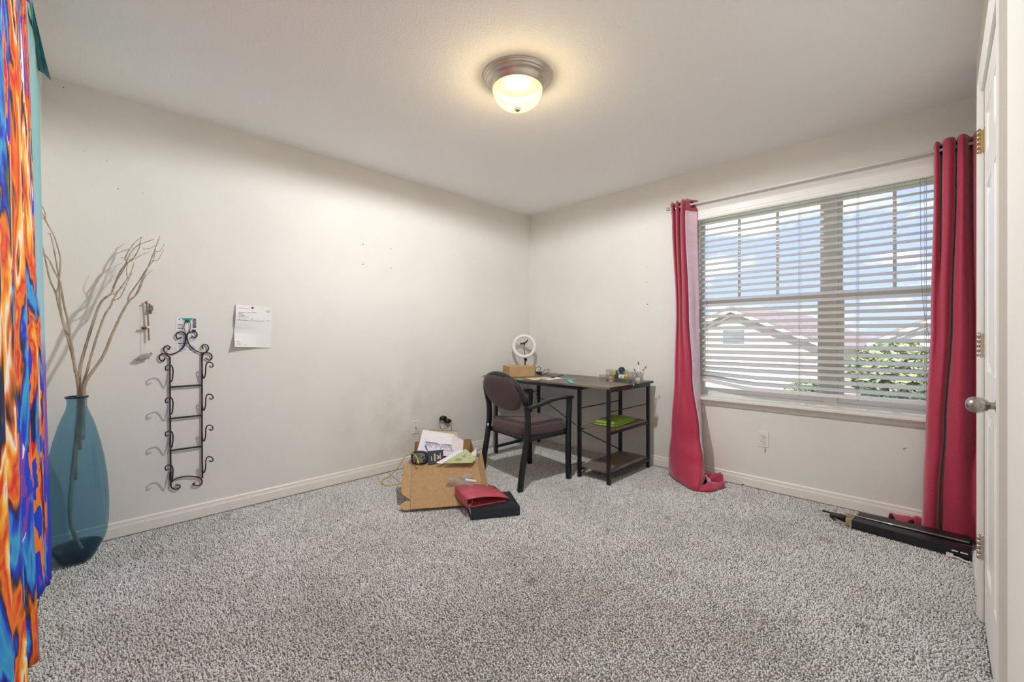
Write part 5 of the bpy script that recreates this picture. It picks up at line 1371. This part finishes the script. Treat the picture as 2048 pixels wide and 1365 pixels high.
obj('tan_strap', MB().rbox((-.005, -.075, .004), (.040, -.030, .045), .008), 'tan_plastic', sp_)
obj('tan_strap', MB().rbox((-.068, -.074, .002), (-.028, -.045, .040), .006), 'tan_plastic', sp_)
mb = MB()
for k in range(6): mb.tube(spline([sl(1666 + k, 1032 + k, .02), sl(1678, 1041 + k * .9, .012 + .004 * k), sl(1692, 1047 + k * .5, .02)]), .0016, 5)
mb.tube(spline([sl(1640, 1030, .004), sl(1655, 1032, .01), sl(1668, 1030, .012), sl(1660, 1026, .012), sl(1648, 1024, .01)]), .0016, 5)
obj('cords', mb, 'tan_plastic', sp_)
ww = thing('white_cable', 'short white cable with a square plug in front of the rails', 'cable', (0, 0, 0))
obj('cord', MB().tube(spline([onz(1904, 1113, .008), onz(1918, 1117, .008), onz(1930, 1123, .006), onz(1943, 1127, .006)]), .004, 7), 'white_plastic', ww)
A_ = onz(1900, 1113, .002); obj('plug', MB().rbox((A_.x - .011, A_.y - .012, 0), (A_.x + .011, A_.y + .014, .016), .003), 'white_plastic', ww)
tag(obj('red_lint', MB().tube(spline([onz(82, 1169, .003), onz(86, 1166, .006), onz(90, 1167, .003), onz(92, 1165, .004)]), .003, 6), 'dark_red'), 'scrap of dark red lint on the carpet by the tapestry', 'lint')
tag(obj('black_crumb', MB().sphere(onz(1486, 969, .005), .007, 10, 6, (1.4, 1, .7)), 'black_plastic'), 'small black crumb on the carpet at the baseboard', 'crumb')


# ================================================================== OUTSIDE
GZ = -2.75
struct('ground', MB().box((.6, -60, GZ - .3), (90, 60, GZ)), 'lawn', 'lawn outside the window')
struct('pavement', MB().box((12, -60, GZ + .001), (13.6, 60, GZ + .03)).box((9, -2.5, GZ + .002), (24, 3.2, GZ + .025)), 'concrete', 'concrete path and driveway outside')
def house(label, x, y, rz, w, d, h, rh, mt, wins, garage=None, roof='roof_out'):
    t = thing('house', label, 'house', (x, y, GZ), rz)
    obj('wall', MB().box((-w / 2, 0, 0), (w / 2, d, h)).prism([(-w / 2, h), (w / 2, h), (0, h + rh)], 0, d, 'y'), mt, t)
    e = .45
    for s_ in (-1, 1):
        P = [(s_ * (w / 2 + e), -e, h - e * rh / (w / 2)), (0, -e, h + rh), (0, d + e, h + rh), (s_ * (w / 2 + e), d + e, h - e * rh / (w / 2))]
        obj('roof_slope', MB().slab([Vector(p) + Vector((0, 0, .12)) for p in (P if s_ < 0 else P[::-1])], -.15), roof, t)
        obj('gable_board', MB().slab([Vector((s_ * (w / 2 + e), -e - .02, h - e * rh / (w / 2) - .12)), Vector((s_ * (w / 2 + e), -e - .02, h - e * rh / (w / 2) + .1)), Vector((0, -e - .02, h + rh + .1)), Vector((0, -e - .02, h + rh - .12))], .03), 'house_trim', t)
    for (a, b, c, d_) in wins:
        f = obj('window', MB().box((a - .08, -.06, c - .08), (b + .08, -.005, d_ + .08)), 'house_trim', t)
        obj('pane', MB().box((a, -.08, c), (b, -.061, d_)), 'house_glass', f)
    if garage:
        a, b, z1 = garage
        g = obj('garage_door', MB().box((a, -.05, 0), (b, -.005, z1)), 'house_trim', t)
        for k in range(4): obj('garage_panel', MB().box((a + .08, -.08, .08 + k * (z1 - .1) / 4), (b - .08, -.051, (k + 1) * (z1 - .1) / 4)), 'siding_pale', g)
    return t
house('pinkish gabled house seen through the left half of the blind', 27, 6.5, math.radians(-98), 11, 10, 3.2, 2.4, 'siding', [(-4.2, -3.0, .9, 2.2), (-.7, .7, 3.4, 4.3)], (-1.6, 3.4, 2.3))
house('pale gabled house behind the tree seen through the right half of the blind', 30, -6.5, math.radians(-94), 12, 10, 3.6, 2.9, 'siding_pale', [(-4.0, -2.4, 1.0, 2.3), (2.2, 3.8, 1.0, 2.3), (-.6, .6, 3.9, 4.9)])
def tree(label, x, y, th, cr, n, seed):
    r_ = random.Random(seed)
    t = thing('tree', label, 'tree', (x, y, GZ), group='trees outside the window')
    obj('trunk', MB().tube([(0, 0, 0), (.03, .02, th * .5), (0, .05, th)], [.11, .085, .05], 8), 'bark', t)
    mb = MB()
    for k in range(n):
        while True:
            p = Vector((r_.uniform(-1, 1), r_.uniform(-1, 1), r_.uniform(-1, 1)))
            if p.length < 1 and p.length > .25: break
        c = Vector((p.x * cr, p.y * cr, th + .15 * cr + p.z * cr * .8)); s_ = r_.uniform(.05, .11)
        a = Vector((r_.uniform(-1, 1), r_.uniform(-1, 1), r_.uniform(-.6, .6))).normalized(); b = a.orthogonal().normalized()
        mb.add([c - a * s_, c + b * s_ * .5, c + a * s_, c - b * s_ * .5], [(0, 1, 2, 3)])
    tag(obj('foliage', mb, 'leaf', t, recalc=False), kind='stuff')
tree('leafy young tree outside the right half of the window', 8.5, -2.60, 2.95, 0.85, 4200, 1)
tree('leafy shrub-like tree outside the middle of the window', 10.5, -.75, 2.0, 0.75, 2400, 2)
